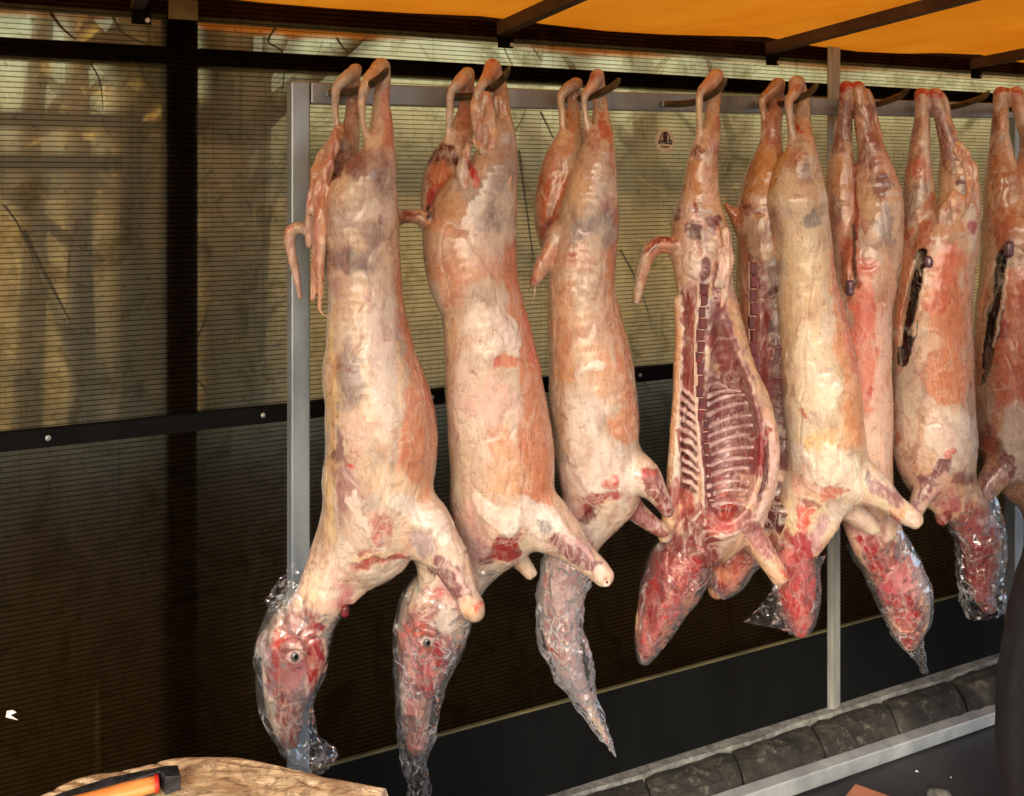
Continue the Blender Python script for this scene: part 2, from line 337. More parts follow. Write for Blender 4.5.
# ------------------------------------------------------------------ noise in numpy
_LAT = RNG.rand(64, 64, 64).astype(np.float32)
def vnoise(X, scale, seed=0, octaves=1):
    out = 0; amp = 1; tot = 0
    for o in range(octaves):
        Q = X * (scale * 2 ** o) + seed * 7.31 + o * 3.7
        I = np.floor(Q).astype(int); Fr = Q - I; Fr = Fr * Fr * (3 - 2 * Fr); I0 = I & 63; I1 = (I + 1) & 63
        r = 0
        for a in (0, 1):
            for b in (0, 1):
                for c in (0, 1):
                    w = (Fr[:, 0] if a else 1 - Fr[:, 0]) * (Fr[:, 1] if b else 1 - Fr[:, 1]) * (Fr[:, 2] if c else 1 - Fr[:, 2])
                    r = r + w * _LAT[(I1 if a else I0)[:, 0], (I1 if b else I0)[:, 1], (I1 if c else I0)[:, 2]]
        out = out + (r * 2 - 1) * amp; tot += amp; amp *= .5
    return out / tot

# ------------------------------------------------------------------ implicit bodies
class Body:
    """strokes are drawn in photo pixels at one distance: (px, py, r_px, toward_camera_m, depth_ratio)"""
    def __init__(s, Z, vox=.0035):
        s.Z = Z; s.vox = vox; s.strokes = []
    def conv(s, pts):
        R = []
        for p in pts:
            px, py, r = p[:3]; d = p[3] if len(p) > 3 else 0.0; k = p[4] if len(p) > 4 else 1.0
            Zd = s.Z - d
            R.append([(px - CX) / F * Zd, Zd, EYE + (HY - py) / F * Zd, r / F * Zd, k])
        return R
    def S(s, pts, sm=.012, op='add', sub=3):
        s.strokes.append((crom(s.conv(pts), sub), sm, op)); return s
    def field(s):
        A = np.vstack([t[0] for t in s.strokes if t[2] == 'add'])
        pad = .02
        lo = (A[:, :3] - A[:, 3:4] * np.maximum(1, A[:, 4:5])).min(0) - pad; hi = (A[:, :3] + A[:, 3:4] * np.maximum(1, A[:, 4:5])).max(0) + pad
        n = np.ceil((hi - lo) / s.vox).astype(int) + 1
        G = [lo[a] + np.arange(n[a]) * s.vox for a in range(3)]
        vol = np.full(n, .08, np.float32)
        for T, sm, op in s.strokes:
            tmp = np.full(n, .08, np.float32) if op == 'add' else np.full(n, .3, np.float32)
            b0 = n.copy(); b1 = np.zeros(3, int)
            for i in range(len(T) - 1):
                a, b = T[i], T[i + 1]; rr = max(a[3], b[3]); kk = max(a[4], b[4], 1); m = sm + .014
                l = np.minimum(a[:3], b[:3]) - rr * np.array([1, kk, 1]) - m; h = np.maximum(a[:3], b[:3]) + rr * np.array([1, kk, 1]) + m
                i0 = np.clip(((l - lo) / s.vox).astype(int), 0, n); i1 = np.clip(np.ceil((h - lo) / s.vox).astype(int) + 1, 0, n)
                if (i1 <= i0).any(): continue
                b0 = np.minimum(b0, i0); b1 = np.maximum(b1, i1)
                x = G[0][i0[0]:i1[0]][:, None, None] - a[0]; y = G[1][i0[1]:i1[1]][None, :, None] - a[1]; z = G[2][i0[2]:i1[2]][None, None, :] - a[2]
                D = b[:3] - a[:3]; km = (a[4] + b[4]) / 2
                dd = D[0] ** 2 + (D[1] / km) ** 2 + D[2] ** 2 + 1e-9
                t = np.clip((x * D[0] + y * D[1] / km ** 2 + z * D[2]) / dd, 0, 1)
                k = a[4] + (b[4] - a[4]) * t; r = a[3] + (b[3] - a[3]) * t
                q = np.sqrt((x - t * D[0]) ** 2 + ((y - t * D[1]) / k) ** 2 + (z - t * D[2]) ** 2) - r
                q = q * np.minimum(1, k)
                sl = tuple(slice(i0[j], i1[j]) for j in range(3))
                tmp[sl] = np.minimum(tmp[sl], q.astype(np.float32))
            sl = tuple(slice(b0[j], b1[j]) for j in range(3))
            v = vol[sl]; u = tmp[sl]
            if op == 'add':
                h = np.clip(.5 + .5 * (v - u) / sm, 0, 1); vol[sl] = v * (1 - h) + u * h - sm * h * (1 - h)
            else:
                u = -u; h = np.clip(.5 + .5 * (u - v) / sm, 0, 1); vol[sl] = v * (1 - h) + u * h + sm * h * (1 - h)
        vol[0] = vol[-1] = .05; vol[:, 0] = vol[:, -1] = .05; vol[:, :, 0] = vol[:, :, -1] = .05
        return vol, lo
    def mesh(s):
        vol, lo = s.field(); nx, ny, nz = vol.shape
        ins = vol < 0
        cells = np.zeros((nx - 1, ny - 1, nz - 1), np.int8)
        for a in (0, 1):
            for b in (0, 1):
                for c in (0, 1): cells += ins[a:nx - 1 + a, b:ny - 1 + b, c:nz - 1 + c]
        act = np.argwhere((cells > 0) & (cells < 8))
        idx = -np.ones(cells.shape, np.int64); idx[act[:, 0], act[:, 1], act[:, 2]] = np.arange(len(act))
        acc = np.zeros((len(act), 3)); cnt = np.zeros(len(act))
        for ax in range(3):
            o1, o2 = [(1, 2), (0, 2), (0, 1)][ax]
            for u in (0, 1):
                for w in (0, 1):
                    c0 = act.copy(); c0[:, o1] += u; c0[:, o2] += w; c1 = c0.copy(); c1[:, ax] += 1
                    v0 = vol[c0[:, 0], c0[:, 1], c0[:, 2]]; v1 = vol[c1[:, 0], c1[:, 1], c1[:, 2]]
                    x = (v0 < 0) != (v1 < 0); t = np.where(x, v0 / np.where(x, v0 - v1, 1), 0)
                    p = c0.astype(float); p[:, ax] += t
                    acc[x] += p[x]; cnt[x] += 1
        V = acc / cnt[:, None] * s.vox + lo
        Q = []
        for ax in range(3):
            o1, o2 = [(1, 2), (2, 0), (0, 1)][ax]
            sl0 = [slice(None)] * 3; sl1 = [slice(None)] * 3; sl0[ax] = slice(0, -1); sl1[ax] = slice(1, None)
            d = ins[tuple(sl0)].astype(np.int8) - ins[tuple(sl1)].astype(np.int8)
            e = np.argwhere(d != 0); e = e[(e[:, o1] > 0) & (e[:, o2] > 0)]
            sg = d[e[:, 0], e[:, 1], e[:, 2]]
            def cell(du, dw):
                c = e.copy(); c[:, o1] -= du; c[:, o2] -= dw; return idx[c[:, 0], c[:, 1], c[:, 2]]
            q = np.stack([cell(1, 1), cell(0, 1), cell(0, 0), cell(1, 0)], 1)
            q[sg < 0] = q[sg < 0][:, ::-1]; Q.append(q)
        Q = np.vstack(Q); Q = Q[(Q >= 0).all(1)]
        return V, Q
def normals(V, Q):
    fn = np.cross(V[Q[:, 2]] - V[Q[:, 0]], V[Q[:, 3]] - V[Q[:, 1]])
    N = np.zeros_like(V)
    for k in range(4): np.add.at(N, Q[:, k], fn)
    return N / (np.linalg.norm(N, axis=1, keepdims=True) + 1e-12)
def relax(V, Q, it=1, f=.5):
    for _ in range(it):
        S = np.zeros_like(V); c = np.zeros(len(V))
        for k in range(4):
            np.add.at(S, Q[:, k], V[Q[:, (k + 1) % 4]]); np.add.at(c, Q[:, k], 1)
            np.add.at(S, Q[:, k], V[Q[:, (k - 1) % 4]]); np.add.at(c, Q[:, k], 1)
        V = V + (S / np.maximum(c, 1)[:, None] - V) * f
    return V
def quads_object(name, V, Q, mat, parent=None, origin=None, smooth=True):
    off = np.zeros(3)
    if parent is not None:
        p = parent
        while p is not None: off = off + np.array(p.location); p = p.parent
    elif origin is not None: off = np.array(origin, dtype=float)
    me = bpy.data.meshes.new(name); n = len(Q)
    me.vertices.add(len(V)); me.vertices.foreach_set('co', (V - off).astype(np.float32).ravel())
    me.loops.add(n * 4); me.loops.foreach_set('vertex_index', Q.astype(np.int32).ravel())
    me.polygons.add(n); me.polygons.foreach_set('loop_start', np.arange(n, dtype=np.int32) * 4)
    me.polygons.foreach_set('use_smooth', np.full(n, smooth)); me.update(calc_edges=True)
    me.materials.append(mat); o = bpy.data.objects.new(name, me)
    if parent is None and origin is not None: o.location = Vector(off)
    link(o, parent); return o

# painting of the flesh colour, laid out in photo pixels then carried by the vertices
def paint(V, N, Z, base, spec, seed):
    d = V[:, 1]; px = CX + F * V[:, 0] / d; py = HY - F * (V[:, 2] - EYE) / d
    w1 = vnoise(V, 22, seed, 2); w2 = vnoise(V, 22, seed + 5, 2); w3 = vnoise(V, 90, seed + 9, 2); w4 = vnoise(V, 90, seed + 12, 2)
    X = px + 8 * w1 + 4 * w3; Y = py + 10 * w2 + 4 * w4
    er = vnoise(V * np.array([1, 1, .4]), 55, seed + 3, 4) * 1.5
    col = np.tile(np.array(base[:3], float), (len(V), 1)); disp = np.zeros(len(V))
    sq = np.array([1, 1, .55])
    for k_, (tc, th, al) in enumerate([((.27, .19, .18), .08, .42), ((.70, .60, .50), .10, .5), ((.56, .30, .18), .14, .34), ((.62, .42, .24), .12, .4)]):
        f_ = vnoise(V * sq, 15 + 4 * k_, seed + 40 + 3 * k_, 4); m_ = np.clip((f_ - th) / .24, 0, 1) * al * 1.3
        col = col * (1 - m_[:, None]) + np.array(tc) * m_[:, None]
    for it in spec:
        kind, geo, c = it[:3]; alpha = it[3] if len(it) > 3 else 1; soft = it[4] if len(it) > 4 else .35; dp = it[5] if len(it) > 5 else 0
        gate = it[6] if len(it) > 6 else None
        if kind == 'e':
            cx, cy, rx, ry = geo[:4]; a = math.radians(geo[4]) if len(geo) > 4 else 0
            u = (X - cx) * math.cos(a) + (Y - cy) * math.sin(a); v = -(X - cx) * math.sin(a) + (Y - cy) * math.cos(a)
            dist = np.sqrt((u / rx) ** 2 + (v / ry) ** 2)
        else:
            sharp = kind == 'L'
            xx = px + (X - px) * (.25 if sharp else 1); yy = py + (Y - py) * (.25 if sharp else 1)
            dist = np.full(len(V), 9.0)
            for (x0, y0, r0), (x1, y1, r1) in zip(geo[:-1], geo[1:]):
                dx, dy = x1 - x0, y1 - y0; t = np.clip(((xx - x0) * dx + (yy - y0) * dy) / (dx * dx + dy * dy + 1e-6), 0, 1)
                q = np.hypot(xx - x0 - t * dx, yy - y0 - t * dy) / (r0 + (r1 - r0) * t); dist = np.minimum(dist, q)
        dist = dist + er * soft * .9
        soft = soft * .62; m = np.clip((1 + soft - dist) / (2 * soft), 0, 1); m = m * m * (3 - 2 * m) * alpha
        if gate is not None: m = m * ((Z - d) > gate[0]) * ((Z - d) < gate[1])
        c = np.array(c[:3]); col = col * (1 - m[:, None]) + c * m[:, None]; disp += m * dp
    return col, disp
def set_color(o, col):
    col = col * np.array([.93, .90, .90])
    a = o.data.color_attributes.new('flesh', 'FLOAT_COLOR', 'POINT')
    a.data.foreach_set('color', np.hstack([np.clip(col, 0, 1), np.ones((len(col), 1))]).astype(np.float32).ravel())
def flesh(name, B, parent, base, spec, seed=1, lump=.0034, relaxes=1, fold=0):
    V, Q = B.mesh(); V = relax(V, Q, relaxes); N = normals(V, Q)
    col, disp = paint(V, N, B.Z, base, spec, seed)
    n1 = vnoise(V * np.array([1, 1, .6]), 24, seed + 20, 3); n2 = vnoise(V * np.array([1, 1, .3]), 80, seed + 21, 2)
    f_ = vnoise(V * np.array([1, 1, .5]), 8.5, seed + 60, 3); s_ = np.exp(-(f_ / .028) ** 2); g_ = vnoise(V * np.array([1, 1, .7]), 13, seed + 66, 3); t_ = np.exp(-(g_ / .022) ** 2)
    disp = disp - .0015 * s_ + .0004 * t_
    col = col * (1 - .3 * s_[:, None]) + np.array((.42, .26, .20)) * .3 * s_[:, None]; col = col * (1 - .4 * t_[:, None]) + np.array((.76, .64, .52)) * .4 * t_[:, None]
    if fold: disp = disp + fold * (1 - 2 * np.abs(vnoise(V * np.array([1, 1, .16]), 75, seed + 30, 2)) * 1.6)
    V = V + N * (disp + lump * n1 + lump * .2 * n2)[:, None]
    o = quads_object(name, V, Q, M['meat'], parent); set_color(o, col); return o
# ================================================================== setting
def ground_sheet():
    mb = MB(); S_ = 60
    mb.add([(-S_, -S_, 0), (S_, -S_, 0), (S_, S_, 0), (-S_, S_, 0)], [(0, 1, 2, 3)])
    tag(mb.build('ground', M['asphalt']), kind='structure')
ground_sheet()
# rising ground with dry litter behind the stall
def slope():
    mb = MB(); nu, nv = 50, 14
    vs = []
    for j in range(nv + 1):
        for i in range(nu + 1):
            s = (-9 + 22 * i / nu) * (1 + 5 * (j / nv) ** 2); n = -.55 - 55 * (j / nv) ** 2.2
            z = .02 + .55 * (1 - math.exp(-(-n - .5) / 1.6)) + .05 * math.sin(i * 1.7 + j) * min(1, j)
            vs.append(W(s, n, z))
    fs = [(j * (nu + 1) + i, j * (nu + 1) + i + 1, (j + 1) * (nu + 1) + i + 1, (j + 1) * (nu + 1) + i) for j in range(nv) for i in range(nu)]
    mb.add(vs, fs); tag(mb.build('hillside', M['bank'], smooth=True), kind='structure')
slope()
SJ = sof(830, C_WALL); SW = 1.86
# mortar strip and kerb stones
mb = MB(); nseg = 60
vs = []
for i in range(nseg + 1):
    s = -2.5 + 8.5 * i / nseg; e = .006 * math.sin(i * 2.3) + .004 * math.sin(i * 5.1)
    vs += [W(s, -.06, .096), W(s, .034 + e, .096), W(s, .040 + e, .06)]
fs = []
for i in range(nseg):
    a = i * 3; fs += [(a, a + 3, a + 4, a + 1), (a + 1, a + 4, a + 5, a + 2)]
mb.add(vs, fs); tag(mb.build('mortar_strip', M['mortar']), kind='structure')
s0 = sof(658, 2.13)
for k in range(-5, 14):
    a = s0 + .288 * k + .004; b = a + .280
    if b < -.6: continue
    prof = [(.036, 0), (.036, .086), (.060, .092), (.092, .088), (.122, .070), (.146, .040), (.156, 0)]
    mb = MB(); rows = 9; vs = []
    for i in range(rows):
        s = a + (b - a) * i / (rows - 1)
        edge = .004 if i in (0, rows - 1) else 0
        for j, (n, z) in enumerate(prof):
            jn = random.uniform(-.003, .003) if 0 < j < 6 else 0
            vs.append(W(s - .03 * (n - .05) / .1, n - edge * (j > 1) + jn, max(0, z - edge + (random.uniform(-.003, .003) if 0 < j < 6 else 0))))
    m_ = len(prof)
    fs = [(i * m_ + j, (i + 1) * m_ + j, (i + 1) * m_ + j + 1, i * m_ + j + 1) for i in range(rows - 1) for j in range(m_ - 1)]
    fs += [list(range(m_)), list(range((rows - 1) * m_, rows * m_))[::-1]]
    mb.add(vs, fs)
    o = mb.build('kerb_stone', M['kerb'], origin=W((a + b) / 2, .09, 0), smooth=False)
    tag(o, 'weathered dark grey kerb stone in the row at the foot of the ribbed wall', 'kerb stone', 'kerb stones below the wall')

# ------------------------------------------------------------------ wall of ribbed translucent sheets
LBL = ['ribbed translucent sheet left of the dark upright, furthest left in the wall', 'ribbed translucent sheet with the round sticker, between dark upright and aluminium strip', 'ribbed translucent sheet to the right of the aluminium joint strip', ]
for i, (a, b) in enumerate([(SJ - 2 * SW, SJ - SW), (SJ - SW, SJ), (SJ, SJ + SW + .9)]):
    mb = MB(); mb.add([W(a, 0, .10), W(b - .0006, 0, .10), W(b - .0006, 0, 2.06), W(a, 0, 2.06)], [(0, 1, 2, 3)])
    r = empty('wall_sheet', W((a + b) / 2, 0, .10), LBL[i], 'wall sheet', 'ribbed wall sheets')
    mb.build('ribbed_pane', M['poly'], r)
    mb = MB(); mb.wbox(a + .004, b - .004, .003, .010, .10, .325); mb.build('plinth_board', M['plinth'], r)
    mb = MB(); mb.wbox(a + .004, b - .004, .0035, .012, .3255, .331); mb.build('plinth_lip', two_tone('dull lip', lin(70, 66, 44), lin(100, 92, 60), 8, rough=.5), r)
# joint strips
for s_, lb in ((SJ, 'dull aluminium joint strip on the ribbed wall, running full height'),):
    mb = MB(); mb.wbox(s_ - .024, s_ + .024, .013, .017, .09, 2.06); mb.wbox(s_ - .008, s_ + .008, .017, .022, .09, 2.058)
    tag(mb.build('joint_strip', M['alu'], origin=W(s_, .01, .09)), lb, 'joint strip')
# black mid rail with screws
r = empty('wall_rail', W(1.5, .006, 1.145), 'black horizontal rail screwed across the ribbed wall at waist height', 'wall rail')
mb = MB(); n_ = 60; vs = []
for i in range(n_ + 1):
    s = -2 + 7 * i / n_; u = .0025 * math.sin(i * 1.9) + .002 * math.sin(i * 4.4)
    vs += [W(s, .003, 1.126), W(s, .014, 1.126 + u * .5), W(s, .014, 1.162 + u), W(s, .003, 1.165 + u)]
fs = []
for i in range(n_):
    a = i * 4; fs += [(a + k, a + 4 + k, a + 4 + (k + 1) % 4, a + (k + 1) % 4) for k in range(4)]
mb.add(vs, fs); mb.build('rail_bar', M['blackrail'], r)
for px in (48, 263, 432, 640, 812, 905, 990):
    s_ = sof(px, C_WALL - .014)
    mb = MB(); c = W(s_, .0145, 1.145); nn = Vector((NRM[0], NRM[1], 0))
    mb.tube([c, c + nn * .0015], [.0052, .0052], 16); q = mb.build('washer', M['screw'], r)
    mb = MB(); mb.tube([c + nn * .002, c + nn * .004, c + nn * .0055], [.003, .003, .0016], 12); mb.build('screw_head', M['screw'], q, smooth=True)

# steel behind the sheets
def behind(name, label, cat, boxes, mat, group=None, origin=None):
    mb = MB()
    for b in boxes: mb.wbox(*b)
    return tag(mb.build(name, mat, origin=origin, bevel=.002), label, cat, group)
sp = sof(179, C_WALL + .04)
for k, lb in ((0, 'dark square upright behind the wall, left of the hanging frame'),):
    behind('wall_upright', lb, 'upright', [(sp - .034 + k * SW, sp + .034 + k * SW, -.075, -.002, 0, 2.03)], M['darksteel'], origin=W(sp, -.04, 0))
behind('wall_crossbar', 'dark crossbar behind the sheets just above the hanging frame', 'crossbar', [(-2, sp - .036, -.06, -.002, 1.912, 1.952), (sp + .036, 5, -.06, -.002, 1.912, 1.952)], M['darksteel'], origin=W(1.5, -.04, 1.93))
behind('header_beam', 'dark header beam along the top of the wall under the awning', 'beam', [(-2, 5, -.10, -.002, 2.018, 2.078)], M['header'], origin=W(1.5, -.06, 2.06))
# low dark boarding outside
mb = MB()
for i in range(22):
    a = -2.2 + i * .34; mb.wbox(a, a + .334, -.22, -.20, 0, 1.12 + random.uniform(-.012, .012))
tag(mb.build('board_fence', M['boards'], origin=W(1.2, -.2, 0)), 'low dark board fence close behind the lower half of the wall', 'board fence')

# awning
SL = .062
def roofz(n): return 2.053 + SL * n
mb = MB(); ns, nn_ = 40, 20; vs = []
NF = 2.05
for j in range(nn_ + 1):
    for i in range(ns + 1):
        s = -2.2 + 7.2 * i / ns; n = -.35 + (NF + .35) * j / nn_
        ph = ((s - sof(765, C_WALL)) / .85) % 1.0
        vs.append(W(s, n, roofz(n) + .022 - .018 * math.sin(math.pi * ph) + .004 * math.sin(i * 1.1 + j * .9)))
fs = [(j * (ns + 1) + i, j * (ns + 1) + i + 1, (j + 1) * (ns + 1) + i + 1, (j + 1) * (ns + 1) + i) for j in range(nn_) for i in range(ns)]
r = empty('awning', W(1.4, .9, 2.13), 'orange tarpaulin awning stretched above the hanging carcasses', 'awning')
mb.add(vs, fs); mb.build('tarpaulin', M['tarp'], r, smooth=True)
brown = two_tone('weathered roof batten', lin(58, 44, 34), lin(96, 76, 58), 8, rough=.6, bumps=.4, stretch=(1, 1, 1))
mb = MB(); mb.wbox(-2.2, 5, NF, NF + .05, roofz(NF) - .03, roofz(NF) + .02); mb.build('front_pole', brown, r)
for k in range(-3, 4):
    s_ = sof(765, C_WALL) + .85 * k
    mb = MB()
    a0, a1, b0, b1 = s_ - .013, s_ + .013, .014, NF - .002
    mb.hexa([W(a0, b1, roofz(b1) - .022), W(a1, b1, roofz(b1) - .022), W(a1, b0, roofz(b0) - .030), W(a0, b0, roofz(b0) - .030), W(a0, b1, roofz(b1) + .005), W(a1, b1, roofz(b1) + .005), W(a1, b0, roofz(b0) + .002), W(a0, b0, roofz(b0) + .002)])
    mb.build('roof_beam', brown, r)
    mb = MB(); mb.wbox(s_ - .012, s_ + .026, .018, .03, 1.992, 2.020); mb.build('beam_bracket', M['darksteel'], r)
    c = W(s_ + .018, .031, 1.999); mb = MB(); mb.tube([c, c + Vector((NRM[0], NRM[1], 0)) * .006], [.006, .005], 10); mb.build('bracket_bolt', M['screw'], r)
brk = two_tone('mossy steel plate', lin(82, 76, 40), lin(120, 108, 62), 18, rough=.8)
mb = MB(); mb.wbox(sp - .03, sp + .03, .014, .022, 2.008, 2.05); tag(mb.build('post_plate', brk, origin=W(sp, .02, 2.03)), 'small mossy steel plate above the dark upright', 'plate')

# ------------------------------------------------------------------ hanging frame
fr = empty('hanging_frame', W(1.6, C_WALL - C_RACK, 0), 'grey square tube steel frame the carcasses hang from', 'hanging frame')
N0 = C_WALL - C_RACK      # face of the frame, metres off the wall
sa = sof(289, C_RACK + .0); sb = sof(1023, C_RACK) + .0
rise = .013
mb = MB(); mb.wbox(sa + .005, sa + .045, N0 - .04, N0, .0, 1.872); mb.build('upright', M['steel'], fr, bevel=.0035)
mb = MB(); mb.wbox(sb - .035, sb + .005, N0 - .04, N0, .0, 1.872 + rise * (sb - sa)); mb.build('upright', M['steel'], fr, bevel=.0035)
mb = MB(); z0, z1 = 1.826, 1.871
A_, B_ = sa + .047, sb - .037
mb.hexa([W(A_, N0 - .001, z0), W(B_, N0 - .001, z0 + rise * (B_ - A_)), W(B_, N0 - .039, z0 + rise * (B_ - A_)), W(A_, N0 - .039, z0), W(A_, N0 - .001, z1), W(B_, N0 - .001, z1 + rise * (B_ - A_)), W(B_, N0 - .039, z1 + rise * (B_ - A_)), W(A_, N0 - .039, z1)])
mb.build('top_bar', M['steel'], fr, bevel=.003)
mb = MB(); A_, B_ = sa + .047, sb - .037
mb.hexa([W(A_, N0, .018), W(B_, N0, .004), W(B_, N0 - .04, .004), W(A_, N0 - .04, .018), W(A_, N0, .075), W(B_, N0, .040), W(B_, N0 - .04, .040), W(A_, N0 - .04, .075)])
mb.build('bottom_bar', M['whiterail'], fr, bevel=.003)

# ------------------------------------------------------------------ hooks (each slides on the bar, so each is a thing)
HK = [(329, 93, 385, 72, 'first hook from the left upright'), (449, 97, 507, 70, 'second hook from the left upright'), (566, 99, 617, 82, 'third hook from the left upright'),
      (664, 104, 724, 82, 'hook holding the split open carcass by one foot'), (757, 105, 815, 87, 'hook just left of the aluminium strip'), (848, 106, 906, 92, 'hook just right of the aluminium strip'),
      (921, 108, 987, 95, 'second hook right of the aluminium strip'), (1000, 109, 1062, 97, 'last hook at the right end of the frame')]
for (bx, by, tx, ty, lb) in HK:
    a = P(bx, by, C_RACK - .002); t = P(tx + 3, ty - 4, C_RACK - .245)
    r = empty('meat_hook', a, 'dark worn steel meat hook, ' + lb, 'meat hook', 'meat hooks along the top bar')
    D = t - a; pts = [a, a + Vector((D.x * .25, D.y * .25, -.004)), a + Vector((D.x * .5, D.y * .5, -.004)), a + Vector((D.x * .72, D.y * .72, D.z * .15)), a + Vector((D.x * .89, D.y * .89, D.z * .48)), t]
    pts = crom([tuple(p) for p in pts], 4)
    rad = np.interp(np.linspace(0, 1, len(pts)), [0, .7, .9, 1], [.0085, .0085, .0070, .0016])
    mb = MB(); mb.tube([Vector(p) for p in pts], rad, 12); mb.build('hook_rod', M['hook'], r, smooth=True)
    nn = Vector((NRM[0], NRM[1], 0)); mb = MB(); mb.tube([a + nn * .001, a + nn * .009, a + nn * .012], [.0105, .0105, .007], 8); mb.build('hook_nut', M['steel'], r)

# ------------------------------------------------------------------ sticker (seen through from behind: reads mirrored)
cs = sof(664.5, C_WALL); cz = P(664.5, 141, C_WALL).z
st = empty('round_sticker', W(cs, .002, cz), 'small round cream sticker with mirrored dark lettering on the ribbed sheet', 'sticker')
def disc(name, ds, dz, rs, rz, n, mat, a0=0, a1=360, ring=None):
    mb = MB(); seg = 32; pts = []
    for i in range(seg + (0 if a1 - a0 == 360 else 1)):
        a = math.radians(a0 + (a1 - a0) * i / seg); pts.append((math.cos(a), math.sin(a)))
    if ring is None: mb.add([W(cs + ds + rs * x, n, cz + dz + rz * y) for x, y in pts], [list(range(len(pts)))])
    else:
        k = len(pts); vs = [W(cs + ds + rs * x, n, cz + dz + rz * y) for x, y in pts] + [W(cs + ds + (rs - ring) * x, n, cz + dz + (rz - ring) * y) for x, y in pts]
        mb.add(vs, [(i, i + 1, k + i + 1, k + i) for i in range(k - 1)])
    return mb.build(name, mat, st)
disc('sticker_disc', 0, 0, .032, .032, .0022, M['sticker'])
disc('emblem_core', 0, .011, .0075, .013, .0030, M['inkbrown'])
disc('emblem_arch', 0, .003, .0165, .0225, .0030, M['ink'], 0, 180, .003)
def text_obj(txt, size, ds, dz, name, bold=0.0):
    cu = bpy.data.curves.new(name, 'FONT'); cu.body = txt; cu.size = size; cu.align_x = 'CENTER'; cu.align_y = 'CENTER'; cu.offset = bold; cu.extrude = .0002
    t = bpy.data.objects.new(name, cu); C.objects.link(t); dg = bpy.context.evaluated_depsgraph_get(); me = bpy.data.meshes.new_from_object(t.evaluated_get(dg))
    bpy.data.objects.remove(t); vs = [W(cs + ds - v.co.x, .0036 + v.co.z, cz + dz + v.co.y) for v in me.vertices]
    fs = [list(p.vertices)[::-1] for p in me.polygons]; o = mesh_obj(name, vs, fs, M['ink'], st); bpy.data.meshes.remove(me); return o
text_obj('EDIFFA', .0150, 0, -.0035, 'lettering', .0006)
text_obj('megadon', .0075, 0, -.0150, 'small_lettering', .0001)
st_p = W(sof(12, C_WALL), .004, P(12, 713, C_WALL).z)
mb = MB()
mb.add([st_p + Vector(v) for v in [(-.011, 0, .006), (.004, -.004, .010), (.010, -.002, .004), (.0, -.006, .001), (.014, -.003, -.011), (-.002, -.008, -.004), (-.012, -.001, -.006)]], [(0, 1, 2, 3), (0, 3, 5, 6), (3, 4, 5)])
tag(mb.build('paper_scrap', M['paper'], origin=st_p), 'tiny torn white scrap stuck low on the dark left sheet', 'paper scrap')

# ------------------------------------------------------------------ chopping block and hatchet
BZ = .75
def onblock(px, py, dz=0):
    Z = (EYE - BZ - dz) * F / (py - HY); return Vector(((px - CX) / F * Z, Z, BZ + dz))
out = [onblock(a, b) for a, b in [(12, 800), (24, 795), (46, 785), (52, 784), (60, 778), (84, 769), (120, 763), (143, 759), (165, 753), (185, 751), (215, 751), (240, 752), (270, 757), (300, 763), (330, 770), (356, 775), (383, 781), (384, 786)]]
cen = Vector((-.46, 1.30, BZ))
near = []
p0 = out[-1]; p1 = out[0]
for t in np.linspace(.06, .94, 16):
    a = -math.pi * t * 1.0; near.append(Vector(((p0.x + p1.x) / 2 + (p0.x - p1.x) / 2 * math.cos(a), (p0.y + p1.y) / 2 + .42 * math.sin(a), BZ)))
ring = out + near
R_ = crom([tuple(p) for p in ring + [ring[0]]], 9)[:-1]
blk = empty('chopping_block', Vector((cen.x, cen.y, 0)), 'round tree trunk chopping block with gouged pale blood stained top', 'chopping block')
# top: polar grid with gouges
mb = MB(); K = len(R_); rows = 80; vs = []
cc = np.array([cen.x, cen.y])
for j in range(rows + 1):
    f = j / rows
    for i in range(K):
        x, y = cc + (R_[i, :2] - cc) * f; vs.append((x, y, BZ))
V = np.array(vs); er = vnoise(V * np.array([1, 2, 1]), 9, 3, 3) * .003 + vnoise(V * np.array([4, 12, 1]), 9, 8, 3) * .0014
fr_ = np.repeat(np.arange(rows + 1) / rows, K)
V[:, 2] += er - np.clip((fr_ - .93) / .07, 0, 1) ** 2 * .008 - .004
for (x0, y0, x1, y1, w, dpt) in [(154, 757, 180, 766, .004, .012), (60, 784, 80, 790, .004, .009), (70, 776, 100, 781, .003, .006), (120, 765, 150, 774, .003, .006), (300, 776, 322, 786, .003, .006), (230, 760, 330, 770, .0025, .004)]:
    a = onblock(x0, y0); b = onblock(x1, y1); dx, dy = b.x - a.x, b.y - a.y
    t = np.clip(((V[:, 0] - a.x) * dx + (V[:, 1] - a.y) * dy) / (dx * dx + dy * dy), 0, 1); q = np.hypot(V[:, 0] - a.x - t * dx, V[:, 1] - a.y - t * dy)
    V[:, 2] -= dpt * np.exp(-(q / w) ** 2)
fs = [(j * K + i, (j + 1) * K + i, (j + 1) * K + (i + 1) % K, j * K + (i + 1) % K) for j in range(rows) for i in range(K)]
base = len(V); edge = V[rows * K:]
side = []
for zz, e in ((.70, .008), (.5, .02), (.25, .03), (0, .05)):
    for i in range(K):
        d = (edge[i, :2] - cc); L_ = np.hypot(*d); side.append((*(cc + d * (1 + (e * .3 + .012 * math.sin(i * .9)) / L_)), zz))
V2 = np.vstack([V, np.array(side)])
for r_ in range(4):
    a = (rows + r_) * K
    fs += [(a + i, a + K + i, a + K + (i + 1) % K, a + (i + 1) % K) for i in range(K)]
mesh_obj('block_wood', V2, fs, M['block'], blk, smooth=True)

